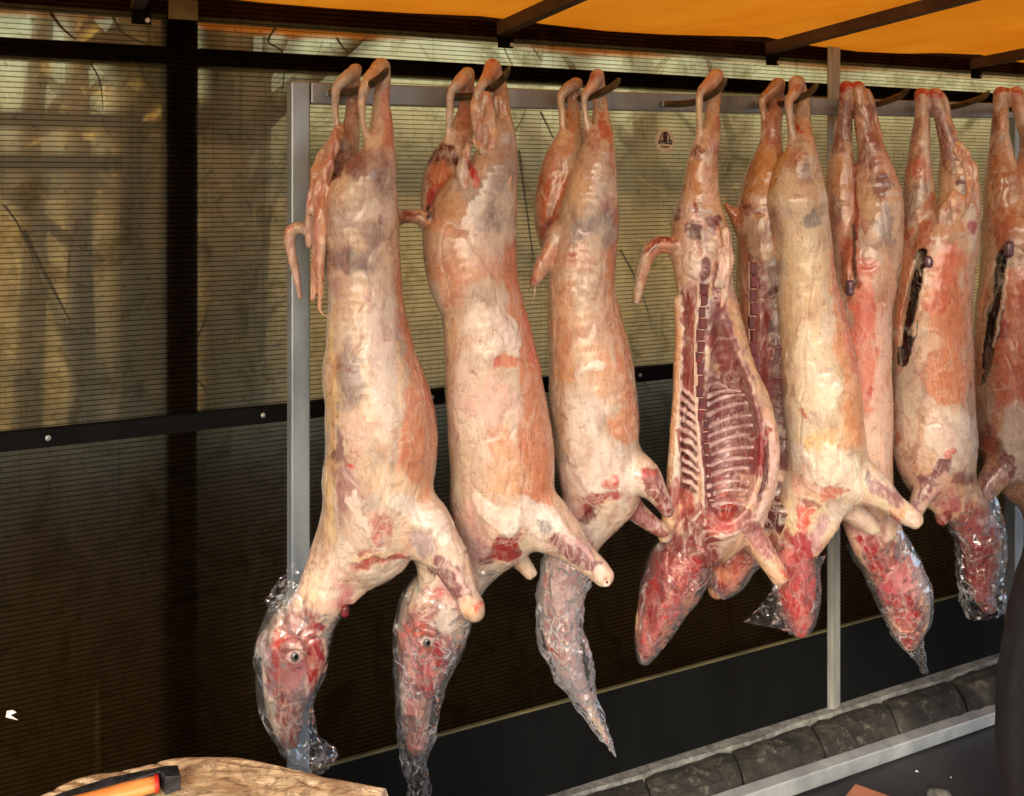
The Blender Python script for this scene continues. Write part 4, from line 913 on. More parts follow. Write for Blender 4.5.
specB = [
 ('l', [(512, 250, 8), (520, 310, 12), (532, 370, 16), (540, 430, 20), (535, 480, 18)], ORG, .95, .35), ('l', [(514, 240, 5), (527, 320, 5), (545, 390, 5)], c3(214, 110, 84), .9, .5),
 ('l', [(500, 440, 14), (520, 480, 14), (540, 505, 10)], ORG, .9, .35), ('e', (505, 470, 20, 30), TAN, .8, .4),
 ('e', (470, 270, 42, 14), c3(204, 126, 80), .65, .6), ('e', (520, 285, 10, 18), c3(204, 120, 80), .8, .5), ('e', (470, 250, 34, 22), c3(206, 160, 130), .6, .6), ('e', (450, 290, 14, 12), ORG, .6, .6),
 ('e', (487, 330, 26, 24, 20), WHT, .9, .3, .002), ('l', [(505, 310, 6), (515, 350, 6)], WHT, .9, .25, .002), ('e', (462, 400, 16, 60), WHT, .75, .6), ('e', (490, 400, 26, 22), PNW, .7, .6), ('l', [(452, 290, 5), (450, 380, 5), (452, 480, 5)], TAN, .6, .7),
 ('e', (470, 470, 20, 40), BEI, .8, .6), ('e', (510, 358, 9, 9), c3(212, 130, 90), .9, .3), ('e', (500, 362, 3, 6, 20), c3(190, 70, 44), .8, .4), ('e', (474, 375, 3, 4), RED, .7, .4),
 ('e', (470, 190, 16, 24, 10), GRY, .6, .6), ('e', (495, 222, 12, 16), c3(128, 116, 112), .7, .6), ('e', (500, 175, 14, 26, 0), GRY, .6, .5), ('e', (450, 205, 14, 20), c3(200, 150, 100), .7, .5), ('e', (505, 215, 8, 30), WHT, .5, .6), ('e', (490, 245, 24, 10), BEI, .6, .6),
 ('e', (446, 158, 15, 16, 20), c3(92, 22, 22), .95, .25, 0, (-.2, .0)), ('l', [(466, 95, 7), (463, 130, 10)], c3(186, 112, 88), .8, .4, 0, (-.2, .0)), ('e', (436, 185, 16, 20), c3(196, 102, 52), .9, .4, 0, (-.2, .02)), ('l', [(430, 190, 5), (434, 215, 6)], BRT, .75, .5), ('e', (431, 216, 4, 7), BLK, .95, .3),
 ('l', [(470, 160, 4), (478, 183, 4)], BRT, .95, .3, -.002), ('l', [(450, 92, 5), (449, 140, 5)], WHT, .85, .4, 0, (-.2, .0)), ('e', (463, 80, 10, 8), c3(226, 168, 130), .9, .4), ('e', (490, 72, 12, 12), c3(222, 156, 118), .9, .4), ('e', (494, 62, 6, 3), BRT, .8, .4),
 ('e', (405, 217, 12, 8), c3(226, 150, 110), .9, .5), ('l', [(404, 212, 2), (420, 214, 2)], RED, .8, .5), ('e', (440, 228, 14, 10), c3(226, 176, 140), .8, .5),
 ('e', (506, 545, 18, 15, -20), c3(146, 28, 30), .95, .25, -.003), ('e', (485, 560, 12, 9), c3(110, 24, 34), .9, .4), ('l', [(480, 500, 6), (492, 520, 6), (508, 528, 5)], WHT, .9, .4, .002), ('e', (540, 520, 24, 14, 20), WHT, .95, .4, .002), ('e', (547, 527, 7, 8), c3(110, 104, 110), .8, .4, -.002), ('e', (512, 515, 16, 14), WHT, .8, .5),
 ('e', (453, 522, 5, 14), c3(190, 60, 44), .8, .5), ('l', [(465, 510, 8), (480, 545, 8)], PNW, .8, .6),
 ('l', [(560, 540, 10), (572, 548, 12), (592, 566, 11)], c3(118, 62, 68), .93, .22), ('l', [(568, 533, 3), (590, 556, 2)], PNW, .6, .5), ('e', (602, 576, 12, 10), c3(230, 196, 176), .95, .4), ('e', (606, 582, 4, 3), RED, .6, .4),
 ('l', [(445, 600, 24), (430, 640, 32), (418, 690, 20), (416, 750, 12)], c3(132, 48, 48), .85, .5), ('l', [(470, 552, 16), (450, 580, 14)], c3(190, 150, 146), .8, .5), ('e', (445, 600, 22, 9, 30), c3(176, 30, 34), .9, .35), ('e', (433, 600, 12, 6), BRT, .7, .5), ('e', (415, 630, 14, 10), c3(196, 90, 76), .8, .5), ('e', (448, 618, 14, 18), WHT, .8, .5), ('e', (428, 641, 8, 7), c3(206, 176, 166), .9, .3, .003),
 ('l', [(440, 650, 8), (440, 675, 9), (430, 690, 8)], c3(140, 20, 32), .9, .45), ('l', [(410, 640, 5), (412, 690, 8), (414, 740, 7)], c3(186, 128, 124), .8, .5), ('e', (425, 665, 8, 12), c3(176, 80, 84), .8, .6), ('e', (412, 730, 8, 14), c3(110, 66, 60), .7, .5),
]
flesh('carcass_body', b, Bc, BEI, specB, 2)
flap('fat_flap', [[(479, 96, 4, .03), (476, 108, 5.5, .035), (478, 124, 5.5, .04), (483, 142, 5, .045), (489, 156, 4, .045)], [(486, 96, 5, .035), (489, 112, 6.5, .04), (492, 132, 6.5, .045), (498, 152, 6, .05), (504, 170, 5.5, .05), (508, 190, 4, .045)], [(499, 102, 6.5, .025), (503, 118, 6.5, .03), (506, 133, 4, .03)], [(478, 122, 3, .045), (486, 136, 3.5, .045), (494, 146, 3, .045)]], Bc, Z, c3(226, 176, 134), [('e', (500, 120, 9, 14), CRM, .7, .5)])
flap('fat_flap', [[(470, 146, 3, .045), (464, 160, 4.5, .05), (463, 174, 5.5, .05), (468, 190, 6, .055), (476, 204, 6, .055), (483, 214, 4, .055)], [(474, 140, 3, .05), (480, 148, 4, .055), (486, 152, 2.5, .055)], [(474, 182, 3, .06), (482, 196, 4, .06), (486, 210, 2.5, .055)]], Bc, Z, c3(224, 196, 160), seed=6)
bead('eye', 427, 642, 4.6, .0455, Z, Bc, bpy.data.materials['clouded eye'], .8)
bead('pupil', 428, 643, 2.2, .0530, Z, Bc, M['blackrail'], .5)
wrap(Bc, Z, [(448, 590, 34, 0, .95), (436, 612, 37, 0, .85), (429, 640, 35, 0, .8), (423, 668, 29, 0, .8), (419, 694, 24, 0, .8), (418, 720, 20, 0, .8), (416, 742, 17, 0, .7), (414, 760, 12, 0, .7), (417, 778, 10, 0, .7), (420, 790, 11, 0, .6), (412, 800, 7, 0, .6)], M['film'], 15)
sheetfilm(Bc, Z, [(462, 540, .06), (478, 545, .06), (500, 572, .05), (452, 590, .05)], M['film'], 18)

# ---------------------------------------------------------------- C : third
Z = zc(592); Cc = root(592, Z, 'third lamb carcass from the left, orange left haunch, head fully wound in silvery film')
b = Body(Z)
b.S([(588, 222, 30, 0, .9), (584, 250, 33, 0, .9), (582, 280, 33.5), (583, 305, 35), (587, 335, 38.5), (591, 365, 42.5), (593, 395, 44.5), (595, 420, 44.5), (596, 445, 43), (600, 468, 43, 0, .9), (602, 487, 40, 0, .85), (597, 505, 32, 0, .8), (588, 520, 24, 0, .8)])
b.S([(597, 77, 7.5, -.02), (599, 95, 7, -.025), (601, 118, 8.5, -.01), (600, 140, 14, .02), (597, 160, 19, .02), (593, 180, 24, .015), (590, 203, 28, .01), (588, 225, 30, 0)], .014)
b.S([(597, 76, 8, .02), (592, 87, 6.5, .025), (585, 95, 4.5, .03), (585, 112, 3.4, .03), (589, 130, 6, .025), (596, 145, 10, .02)], .006)
b.S([(576, 84, 6, -.085), (574, 100, 7, -.09), (573, 120, 8.5, -.08), (569, 142, 15, -.055), (562, 165, 20, -.05), (557, 190, 21, -.05), (554, 215, 20, -.045), (556, 238, 18, -.04), (566, 255, 18, -.03)], .012)
b.S([(576, 84, 7, -.05), (568, 89, 6.5, -.045), (561, 97, 4.5, -.04), (562, 115, 3.5, -.04), (563, 135, 4, -.04), (562, 150, 9, -.05)], .006)
b.S([(558, 232, 12, .01), (552, 246, 8.5, .02), (545, 260, 8.5, .02), (539, 273, 7, .02), (534, 283, 5, .02)], .008)
b.S([(628, 470, 24, .02, .9), (641, 476, 19, .04), (651, 486, 13.5, .05), (660, 498, 9.5, .055), (667, 510, 7, .055)], .014)
b.S([(612, 488, 18, -.04), (627, 503, 13, -.05), (641, 515, 10, -.055), (655, 526, 9, -.055), (662, 531, 7, -.055)], .014)
b.S([(592, 505, 28, 0, .8), (580, 530, 25, 0, .85), (571, 552, 24, 0, .85), (563, 575, 23, 0, .85), (560, 600, 22, 0, .8), (561, 625, 19, 0, .75), (565, 650, 17, 0, .75), (574, 676, 12, 0, .8), (587, 702, 7, 0, .8), (598, 724, 4, 0, .8), (607, 741, 3.0)], .016)
specC = [
 ('l', [(612, 250, 5), (618, 310, 8), (626, 370, 10), (626, 430, 12)], ORG, .9, .4), ('l', [(560, 290, 14), (562, 370, 10)], c3(214, 158, 116), .8, .6), ('e', (600, 330, 26, 34), TAN, .75, .6), ('e', (606, 380, 18, 26), c3(214, 150, 104), .7, .6), ('l', [(617, 240, 3), (615, 200, 3)], ORD, .8, .5),
 ('e', (583, 420, 22, 28), WHT, .8, .6), ('e', (598, 470, 34, 28), WHT, .95, .4), ('l', [(573, 372, 3), (600, 365, 4)], WHT, .9, .4, .002), ('e', (625, 485, 22, 14), WHT, .9, .5), ('e', (613, 482, 8, 8), c3(206, 80, 66), .85, .4, .002), ('e', (614, 481, 3.5, 3.5), c3(226, 130, 110), .8, .3, .003),
 ('e', (603, 504, 24, 8, -15), c3(150, 44, 44), .9, .35, -.002), ('e', (590, 515, 14, 6, -20), c3(100, 24, 32), .8, .4), ('l', [(560, 480, 8), (575, 510, 8)], PNW, .8, .5), ('l', [(565, 460, 3), (590, 500, 3)], MAU, .6, .6),
 ('l', [(651, 482, 10), (668, 514, 9)], c3(130, 50, 48), .93, .22), ('e', (645, 480, 8, 6), c3(196, 70, 50), .7, .5), ('l', [(628, 504, 11), (662, 534, 10)], c3(140, 72, 68), .95, .2, 0, (-.2, -.01)),
 ('e', (592, 140, 8, 14), c3(170, 110, 96), .8, .5), ('l', [(603, 110, 5), (607, 140, 4)], c3(186, 60, 44), .8, .4), ('l', [(612, 130, 3), (615, 170, 3)], ORD, .7, .5), ('e', (598, 185, 18, 22), BEI, .7, .6), ('e', (605, 205, 7, 8, -30), c3(196, 120, 110), .9, .3), ('e', (605, 205, 4, 5), c3(186, 90, 84), .7, .3),
 ('e', (590, 225, 16, 14), c3(138, 132, 128), .7, .6), ('e', (608, 232, 8, 10), c3(150, 146, 140), .6, .6), ('e', (577, 190, 16, 24), c3(214, 168, 116), .7, .5), ('e', (596, 215, 20, 18), GRY, .5, .7), ('e', (580, 258, 24, 10), c3(210, 140, 110), .5, .6),
 ('e', (552, 200, 18, 34), c3(204, 112, 58), .9, .4, 0, (-.2, .01)), ('l', [(566, 120, 10), (560, 145, 12), (545, 165, 8)], c3(212, 150, 112), .9, .4, 0, (-.2, .0)), ('l', [(553, 198, 3), (549, 215, 4), (541, 232, 5)], c3(140, 30, 20), .8, .4), ('e', (545, 262, 10, 18, 20), c3(226, 172, 134), .9, .4), ('e', (535, 282, 6, 5), c3(190, 80, 50), .8, .4),
 ('e', (597, 76, 9, 5), BRT, .6, .5), ('e', (590, 90, 10, 8), c3(224, 160, 124), .85, .5), ('l', [(561, 98, 5), (563, 135, 5)], CRM, .8, .5),
 ('e', (572, 555, 22, 26), c3(190, 150, 148), .8, .6), ('l', [(570, 560, 24), (561, 620, 24), (580, 690, 18)], c3(160, 110, 108), .85, .5), ('e', (562, 600, 22, 30), c3(178, 140, 138), .6, .7), ('e', (549, 656, 10, 5), c3(170, 14, 20), .95, .3), ('e', (575, 680, 14, 30), c3(150, 130, 128), .8, .6), ('e', (606, 740, 6, 5), c3(190, 30, 28), .95, .4), ('e', (580, 550, 16, 10), c3(180, 80, 76), .7, .6), ('l', [(545, 570, 3), (552, 640, 4)], c3(170, 90, 88), .6, .6),
]
flesh('carcass_body', b, Cc, BEI, specC, 3)
wrap(Cc, Z, [(578, 545, 27, 0, .95), (570, 562, 26.5, 0, .9), (562, 590, 24, 0, .9), (560, 618, 22, 0, .85), (562, 640, 22, 0, .85), (570, 660, 22, 0, .8), (578, 682, 17, 0, .85), (589, 706, 11, 0, .85), (600, 727, 6, 0, .85), (608, 741, 4, 0, .8), (612, 749, 3, 0, .8), (616, 757, 1.5, 0, .8)], M['filmheavy'], 25, seg=44, sub=6, crump=.006)
b = Body(Z, .0022); b.S([(534, 286, 1.8, .02), (535, 292, 1.3, .02), (533, 299, 1.0, .02)], .002); flesh('tail_hair', b, Cc, CRM, [], 4, .0)

# ---------------------------------------------------------------- D : split carcass seen from inside
Z = zc(705); Dc = root(705, Z, 'lamb carcass split open showing backbone and pale ribs, hung by one foot')
b = Body(Z, .0034)
b.S([(706, 140, 11, 0), (703, 155, 14, 0), (701, 180, 17, 0, .9), (699, 205, 21.5, 0, .85), (699, 228, 28, 0, .8), (702, 250, 30, 0, .8), (703, 270, 29, 0, .85), (707, 295, 28.5, 0, .9), (710, 320, 31.5, 0, .95), (713, 350, 36, 0, .95), (717, 380, 41.5, 0, .95), (722, 410, 48, 0, .9), (725, 432, 51.5, 0, .85), (726, 452, 52, 0, .85), (724, 479, 50.5, 0, .85), (718, 505, 47, 0, .8), (706, 526, 39, 0, .75)])
b.S([(716, 77, 7, -.02), (715, 92, 7, -.03), (712, 112, 7, -.02), (711, 132, 9, 0), (706, 150, 12, 0)], .01)
b.S([(716, 76, 7.5, .01), (708, 86, 6.5, .015), (700, 94, 4.5, .02), (699, 115, 3.5, .02), (700, 135, 4.5, .015), (703, 152, 9, .01)], .006)
b.S([(684, 252, 16, 0), (678, 248, 9, .01), (668, 245, 8.5, .02), (656, 246, 8.5, .02), (647, 257, 8, .02), (642, 275, 6.5, .02), (638, 292, 5, .02), (636, 301, 3.5, .02)], .008)
b.S([(697, 515, 33, 0, .7), (692, 535, 28, 0, .75), (684, 552, 26, 0, .8), (676, 568, 28, 0, .75), (668, 588, 26.5, 0, .7), (660, 605, 22, 0, .7), (652, 628, 17, 0, .75), (647, 648, 10, 0, .8), (645, 658, 5, 0, .8)], .014)
b.S([(738, 510, 16, .03), (749, 527, 12.5, .04), (759, 545, 11.5, .045), (769, 561, 10.5, .05), (779, 576, 9, .05)], .01)
b.S([(766, 415, 8, .055, .9), (772, 435, 7, .055), (770, 465, 7, .055), (764, 490, 7, .055), (752, 512, 8, .055), (735, 528, 9, .05), (718, 536, 8, .05)], .01)
b.S([(679, 300, 5, .05), (680, 340, 5, .05), (677, 400, 5.5, .055), (674, 460, 6, .055), (672, 500, 7, .05), (665, 535, 8, .04)], .008)
# chest cavity and flank hollow cut from the front
b.S([(720, 312, 5, .085, 1.4), (724, 342, 11, .095, 1.6), (729, 372, 18, .105, 1.7), (733, 400, 24, .11, 1.8), (734, 430, 28, .11, 1.75), (734, 462, 28, .11, 1.7), (731, 492, 23, .10, 1.5), (726, 510, 12, .09, 1.2)], .012, 'sub')
b.S([(694, 270, 5, .075, 1), (693, 330, 7, .09, 1), (690, 400, 8, .10, 1), (688, 470, 8, .10, 1)], .008, 'sub')
b.S([(695, 232, 7, .062), (697, 250, 8, .066)], .008, 'sub'); b.S([(710, 228, 6, .062), (712, 245, 6, .066)], .008, 'sub')
RIBD = c3(206, 178, 170)
specD = [
 ('l', [(714, 300, 9), (722, 340, 14), (738, 380, 18), (748, 430, 16)], c3(104, 30, 34), .95, .3),
 ('e', (733, 440, 34, 66), c3(126, 72, 74), .95, .25), ('l', [(712, 380, 7), (712, 500, 8)], c3(110, 44, 48), .7, .5), ('l', [(718, 345, 10), (738, 385, 8)], c3(140, 62, 62), .7, .4),
 ('l', [(727, 290, 5), (738, 335, 6), (756, 385, 6), (769, 420, 7)], c3(206, 158, 132), .95, .3), ('l', [(716, 280, 4), (730, 335, 5), (750, 390, 5), (762, 425, 4)], c3(130, 60, 58), .9, .3), ('l', [(732, 300, 3), (745, 345, 3), (765, 395, 3)], c3(224, 180, 130), .9, .3),
 ('l', [(769, 425, 6), (776, 455, 6), (772, 490, 6), (757, 520, 6)], c3(226, 190, 176), .95, .3, .002), ('e', (758, 453, 7, 20), c3(140, 34, 36), .95, .25, -.002), ('L', [(768, 445, 2), (766, 480, 2.5), (758, 500, 2)], DRD, .85, .3, -.003), ('e', (768, 433, 5, 5), RED, .9, .3), ('l', [(752, 475, 6), (745, 500, 8)], c3(216, 168, 150), .9, .4),
 ('l', [(672, 260, 5), (678, 330, 5), (675, 400, 5), (672, 470, 6), (668, 520, 6)], c3(206, 152, 104), .9, .4), ('L', [(683, 290, 3), (685, 340, 3), (681, 400, 3.5), (677, 470, 4), (672, 520, 5)], c3(236, 222, 202), .95, .25, .002),
 ('l', [(693, 290, 8), (692, 350, 8), (689, 420, 9), (688, 480, 9)], c3(150, 66, 60), .95, .3),
 ('e', (693, 250, 14, 40), c3(224, 190, 172), .8, .4), ('l', [(722, 240, 7), (727, 268, 6), (720, 300, 5)], c3(224, 186, 166), .95, .3, .003), ('e', (692, 231, 9, 10), DRD, .9, .3), ('e', (712, 229, 6, 10), c3(110, 20, 24), .95, .25), ('e', (702, 243, 5, 10), c3(190, 168, 160), .9, .3), ('e', (708, 245, 5, 4), WHT, .95, .3, .003), ('e', (703, 214, 12, 5), c3(200, 192, 190), .9, .4, .002), ('L', [(695, 205, 2), (697, 218, 2)], RED, .9, .3),
 ('e', (697, 272, 8, 9), c3(234, 214, 206), .85, .4, .003), ('e', (690, 260, 7, 6), WHT, .8, .4, .002), ('l', [(716, 262, 4), (722, 300, 4)], c3(214, 160, 146), .9, .4), ('l', [(716, 265, 4), (720, 310, 5)], c3(120, 40, 46), .8, .4),
 ('e', (700, 180, 16, 24), c3(206, 146, 92), .85, .5), ('e', (712, 200, 10, 16), c3(222, 176, 136), .8, .5), ('l', [(684, 180, 3), (677, 214, 4), (675, 220, 4)], c3(104, 30, 26), .8, .4), ('e', (700, 152, 9, 7), c3(130, 50, 42), .85, .5), ('l', [(716, 120, 5), (713, 150, 4)], c3(176, 110, 96), .8, .5), ('l', [(700, 100, 5), (700, 140, 4)], CRM, .9, .4), ('e', (713, 82, 9, 10), c3(222, 168, 126), .9, .5),
 ('e', (655, 250, 14, 10), c3(216, 150, 108), .9, .5), ('l', [(647, 252, 3), (660, 243, 3), (676, 244, 2)], c3(140, 24, 18), .9, .4), ('l', [(644, 270, 6), (638, 300, 5)], c3(212, 162, 124), .9, .5),
 # breast and neck muscles
 ('e', (680, 500, 14, 24), c3(184, 92, 86), .95, .35), ('e', (697, 520, 16, 22), c3(140, 32, 36), .9, .35), ('e', (727, 514, 20, 9, -15), c3(150, 22, 24), .9, .35), ('e', (715, 490, 8, 12), c3(190, 110, 100), .8, .4), ('l', [(715, 540, 5), (738, 530, 6), (750, 525, 6)], c3(230, 206, 190), .95, .3, .003), ('e', (722, 527, 18, 6, -10), c3(200, 90, 86), .8, .4),
 ('L', [(662, 540, 3), (680, 505, 3)], c3(232, 190, 140), .7, .5), ('L', [(676, 545, 1.8), (690, 525, 1.8), (700, 512, 1.6)], WHT, .95, .3, .002), ('L', [(668, 540, 1), (684, 520, 1)], WHT, .8, .3), ('L', [(690, 545, 1), (706, 520, 1)], WHT, .8, .3), ('L', [(682, 532, 1), (695, 545, 1)], WHT, .7, .3), ('L', [(690, 520, 1), (706, 533, 1)], WHT, .7, .3), ('L', [(686, 538, 3), (702, 528, 3)], DRD, .6, .3),
 ('l', [(690, 555, 30), (668, 590, 28), (648, 650, 12)], c3(112, 26, 32), .92, .4), ('e', (682, 575, 18, 16), c3(160, 92, 92), .8, .5), ('l', [(655, 560, 8), (645, 600, 8)], c3(140, 34, 38), .8, .5), ('l', [(672, 600, 5), (655, 640, 5)], c3(176, 110, 110), .9, .5), ('l', [(640, 600, 4), (642, 650, 4)], c3(196, 120, 118), .8, .5), ('e', (672, 615, 8, 6), c3(186, 22, 26), .9, .4), ('e', (690, 568, 8, 12), c3(160, 40, 50), .8, .5), ('l', [(660, 590, 3), (650, 625, 3)], c3(120, 30, 36), .8, .5),
 ('l', [(745, 518, 10), (766, 556, 9)], c3(150, 84, 84), .9, .25), ('l', [(741, 520, 3), (758, 552, 3)], c3(200, 150, 140), .7, .5), ('e', (775, 570, 9, 10), c3(222, 176, 140), .9, .4), ('e', (783, 578, 4, 4), c3(190, 60, 40), .8, .4),
]
for i in range(10):   # strips between the neck bones, left of the canal
    y = 392 + i * 9.6; specD.append(('L', [(681 + .2 * i, y - 4 + i * .6, 1.7), (690, y + 3, 2.0), (697, y + 9, 1.7)], c3(236, 210, 204), .95, .3, .0015))
    specD.append(('L', [(682 + .2 * i, y + 1 + i * .6, 1.6 + (i > 4)), (690, y + 8, 1.6 + (i > 4)), (696, y + 13, 1.2)], c3(80, 16, 22), .9, .3, -.002))
specD.append(('L', [(705, 262, 4.6), (704, 300, 4.8), (701, 345, 4.8), (701, 385, 5), (703, 420, 5), (707, 460, 5), (710, 505, 5)], c3(104, 22, 28), .95, .2))
specD.append(('L', [(698.5, 300, 1.5), (695.5, 345, 1.5), (695.5, 385, 1.6), (697, 420, 1.8), (701, 460, 1.8), (704, 505, 1.8)], c3(232, 206, 190), .9, .3, .001))
ribs = []
rr_ = random.Random(3)
for i in range(14):
    y = 376 + i * 10.0 + rr_.uniform(-1.3, 1.3)
    xr = np.interp(y, [370, 400, 430, 460, 515], [722, 744, 753, 755, 744]); 
    if i < 2: xr -= 6
    sl_ = np.interp(i, [0, 3, 8, 13], [.25, -.30, -.22, -.05]) + rr_.uniform(-.04, .04)
    ribs.append((y, xr, sl_))
    specD.append(('L', [(706, y + 6, 1.5), ((706 + xr) / 2, y + 4 + sl_ * (xr - 706) * .5, 1.6), (xr, y + 5 + sl_ * (xr - 706), 1.2)], c3(110, 40, 46), .75, .5, -.001))
bodyD = flesh('carcass_body', b, Dc, c3(206, 166, 132), specD, 4, .003)
# surface lookup so that bones lie on the flesh
import mathutils
from mathutils.bvhtree import BVHTree
def surf(o):
    me = o.data; off = Vector(o.parent.location)
    return BVHTree.FromPolygons([v.co + off for v in me.vertices], [tuple(p.vertices) for p in me.polygons])
def hit(tree, px, py, lift=0.0):
    org = Vector((0, 0, EYE)); d = Vector(((px - CX) / F, 1, (HY - py) / F)).normalized()
    loc, n, i, dist = tree.ray_cast(org, d)
    if loc is None: return None
    return loc - d * lift
treeD = surf(bodyD)
def bone(name, pts, rads, parent, tree, mat, lift=.0, seg=8, squash=.6):
    q = [hit(tree, x, y, lift) for x, y in pts]; q2 = [(p, r) for p, r in zip(q, rads) if p is not None]
    if len(q2) < 3: return
    P_ = np.array([tuple(p) for p, r in q2]); 
    for _ in range(2): P_[1:-1] = (P_[:-2] + P_[1:-1] * 2 + P_[2:]) / 4
    mb = MB(); mb.tube([Vector(p) for p in P_], [r for p, r in q2], seg); return mb.build(name, mat, parent, smooth=True)
def ribcage(parent, tree, ribs, x0, rr=.0066):
    for (y, xr, sl_) in ribs:
        n = 10; pts = [(x0 + (xr - x0) * k / (n - 1), y - 3.2 * math.sin(math.pi * k / (n - 1)) + sl_ * (xr - x0) * k / (n - 1)) for k in range(n)]
        bone('rib', pts, [rr * (.86 + .22 * math.sin(k * 1.3 + y)) * (1 - .35 * (k / (n - 1)) ** 3) for k in range(n)], parent, tree, M['rib'], -.0042)
ribcage(Dc, treeD, ribs, 707)
def backbone(parent, tree, line, n, w, h):
    L_ = crom(line, 12); seg = np.concatenate([[0], np.cumsum(np.hypot(*np.diff(L_, axis=0).T))])
    ts = np.linspace(0, seg[-1], n + 1)
    g = empty('backbone', parent.location, None, None); g.parent = parent; g.location = (0, 0, 0)
    for i in range(n):
        a = (ts[i] + ts[i + 1]) / 2; x = np.interp(a, seg, L_[:, 0]); y = np.interp(a, seg, L_[:, 1]); gap = (ts[1] - ts[0])
        p = hit(tree, x + 1.1 * math.sin(i * 2.7), y + .8 * math.sin(i * 4.1), .0006)
        if p is None: continue
        ww = w * (1 + .13 * math.sin(i * 2.1 + 1) + .08 * math.sin(i * 5.3)) / F * Z; hh = gap * (.465 + .02 * math.sin(i * 3.7)) / F * Z; vs = []; pr = [(-1, -.85), (-.8, -1), (.8, -1), (1, -.8), (.92, 0), (1, .8), (.8, 1), (-.8, 1), (-1, .85), (-.92, 0)]
        for dy, sc in ((.006, 1.0), (-.001, 1.0), (-.0025, .8)): vs += [p + Vector((ww * a_ * sc, dy, hh * b_ * sc)) for a_, b_ in pr]
        k = len(pr); fs = [(j * k + q, j * k + (q + 1) % k, (j + 1) * k + (q + 1) % k, (j + 1) * k + q) for j in range(2) for q in range(k)] + [list(range(2 * k, 3 * k))]
        mb = MB(); mb.add(vs, fs); mb.build('vertebra', M['marrow'], g, smooth=False)
        q = hit(tree, x, y + gap * .5, .0012)
        if q is not None: 
            mb = MB(); mb.tube([q + Vector((-ww * 1.1, .001, .0016 * math.sin(i * 3.1))), q + Vector((0, -.0004, -.0004)), q + Vector((ww * 1.1, .001, .0016 * math.sin(i * 1.7)))], [.0005, .0011, .0007], 6); mb.build('disc_plate', M['bone'], g)
    return g
LD = [(704.5, 284), (704, 300), (701, 345), (701, 385), (703, 420), (707, 460), (710, 500)]
backbone(Dc, treeD, LD, 19, 3.7, 4)
bone('canal_edge', [(x - 6.3 + .5 * math.sin(y * .35), y) for x, y in crom(LD, 5)], [.0014 + .0008 * math.sin(k * 1.9) * math.sin(k * .7) for k in range(60)], Dc, treeD, M['bone'], .001)
0 and bone('canal_edge', [(x + 5.5, y) for x, y in crom(LD, 5)], [.0013 + .0009 * math.sin(k * 2.3) for k in range(60)], Dc, treeD, M['bone'], .001)
flap('fat_flap', [[(726, 232, 4, .055), (728, 248, 5, .06), (730, 262, 4.5, .06), (725, 276, 4.5, .06), (724, 292, 3.5, .06), (722, 306, 2.5, .06)], [(722, 250, 3.5, .065), (722, 268, 4, .065), (718, 285, 3.5, .065)]], Dc, Z, c3(232, 200, 178), seed=9, vox=.003)
wrap(Dc, Z, [(688, 552, 27, .0, 1), (680, 566, 31, 0, .9), (670, 588, 29, 0, .85), (661, 608, 24, 0, .85), (653, 630, 18.5, 0, .85), (647, 650, 12, 0, .85), (644, 663, 4, 0, .85)], M['bag'], 35, seg=26, sub=4, crump=.004, name='plastic_bag')
b = Body(Z, .003)
ringp = [(690 + 20 * math.cos(a), 567 + 22 * math.sin(a), 2.2, .062 + .02 * math.cos(a)) for a in np.linspace(0, 2 * math.pi, 14)]
b.S(ringp, .003); V, Q = b.mesh(); quads_object('bag_rim', V, Q, M['bag'], Dc)

# ---------------------------------------------------------------- E : opened carcass behind
Z = zc(775, .10); Ec = root(775, Z, 'opened lamb carcass with dark red inside, mostly hidden between split carcass and the yellowish one')
b = Body(Z, .0045)
b.S([(770, 150, 12), (767, 168, 18), (765, 188, 23, 0, .9), (763, 210, 26, 0, .9), (766, 240, 29, 0, .9), (770, 280, 33, 0, .9), (773, 330, 36, 0, .9), (776, 380, 40, 0, .9), (778, 430, 43, 0, .9), (777, 480, 42, 0, .9), (771, 515, 36, 0, .85), (760, 535, 28, 0, .8)])
b.S([(778, 86, 7, -.03), (776, 102, 7, -.03), (774, 122, 8.5), (772, 142, 10), (769, 156, 14)], .01)
b.S([(778, 85, 7.5), (771, 92, 6), (763, 100, 4.4), (764, 118, 3.4), (765, 138, 4.5), (767, 155, 9)], .006)
b.S([(752, 248, 8, -.0), (741, 228, 7, .0), (734, 214, 6, 0), (727, 206, 4, 0)], .008)
b.S([(758, 525, 24, 0, .8), (742, 545, 21, 0, .8), (730, 562, 20, 0, .8), (722, 580, 15, 0, .8), (717, 590, 9, 0, .8)], .012)
b.S([(776, 300, 10, .075, 1), (778, 340, 15, .095, 1), (780, 390, 22, .105, 1.1), (782, 440, 26, .11, 1.1), (780, 490, 22, .10, 1)], .012, 'sub')
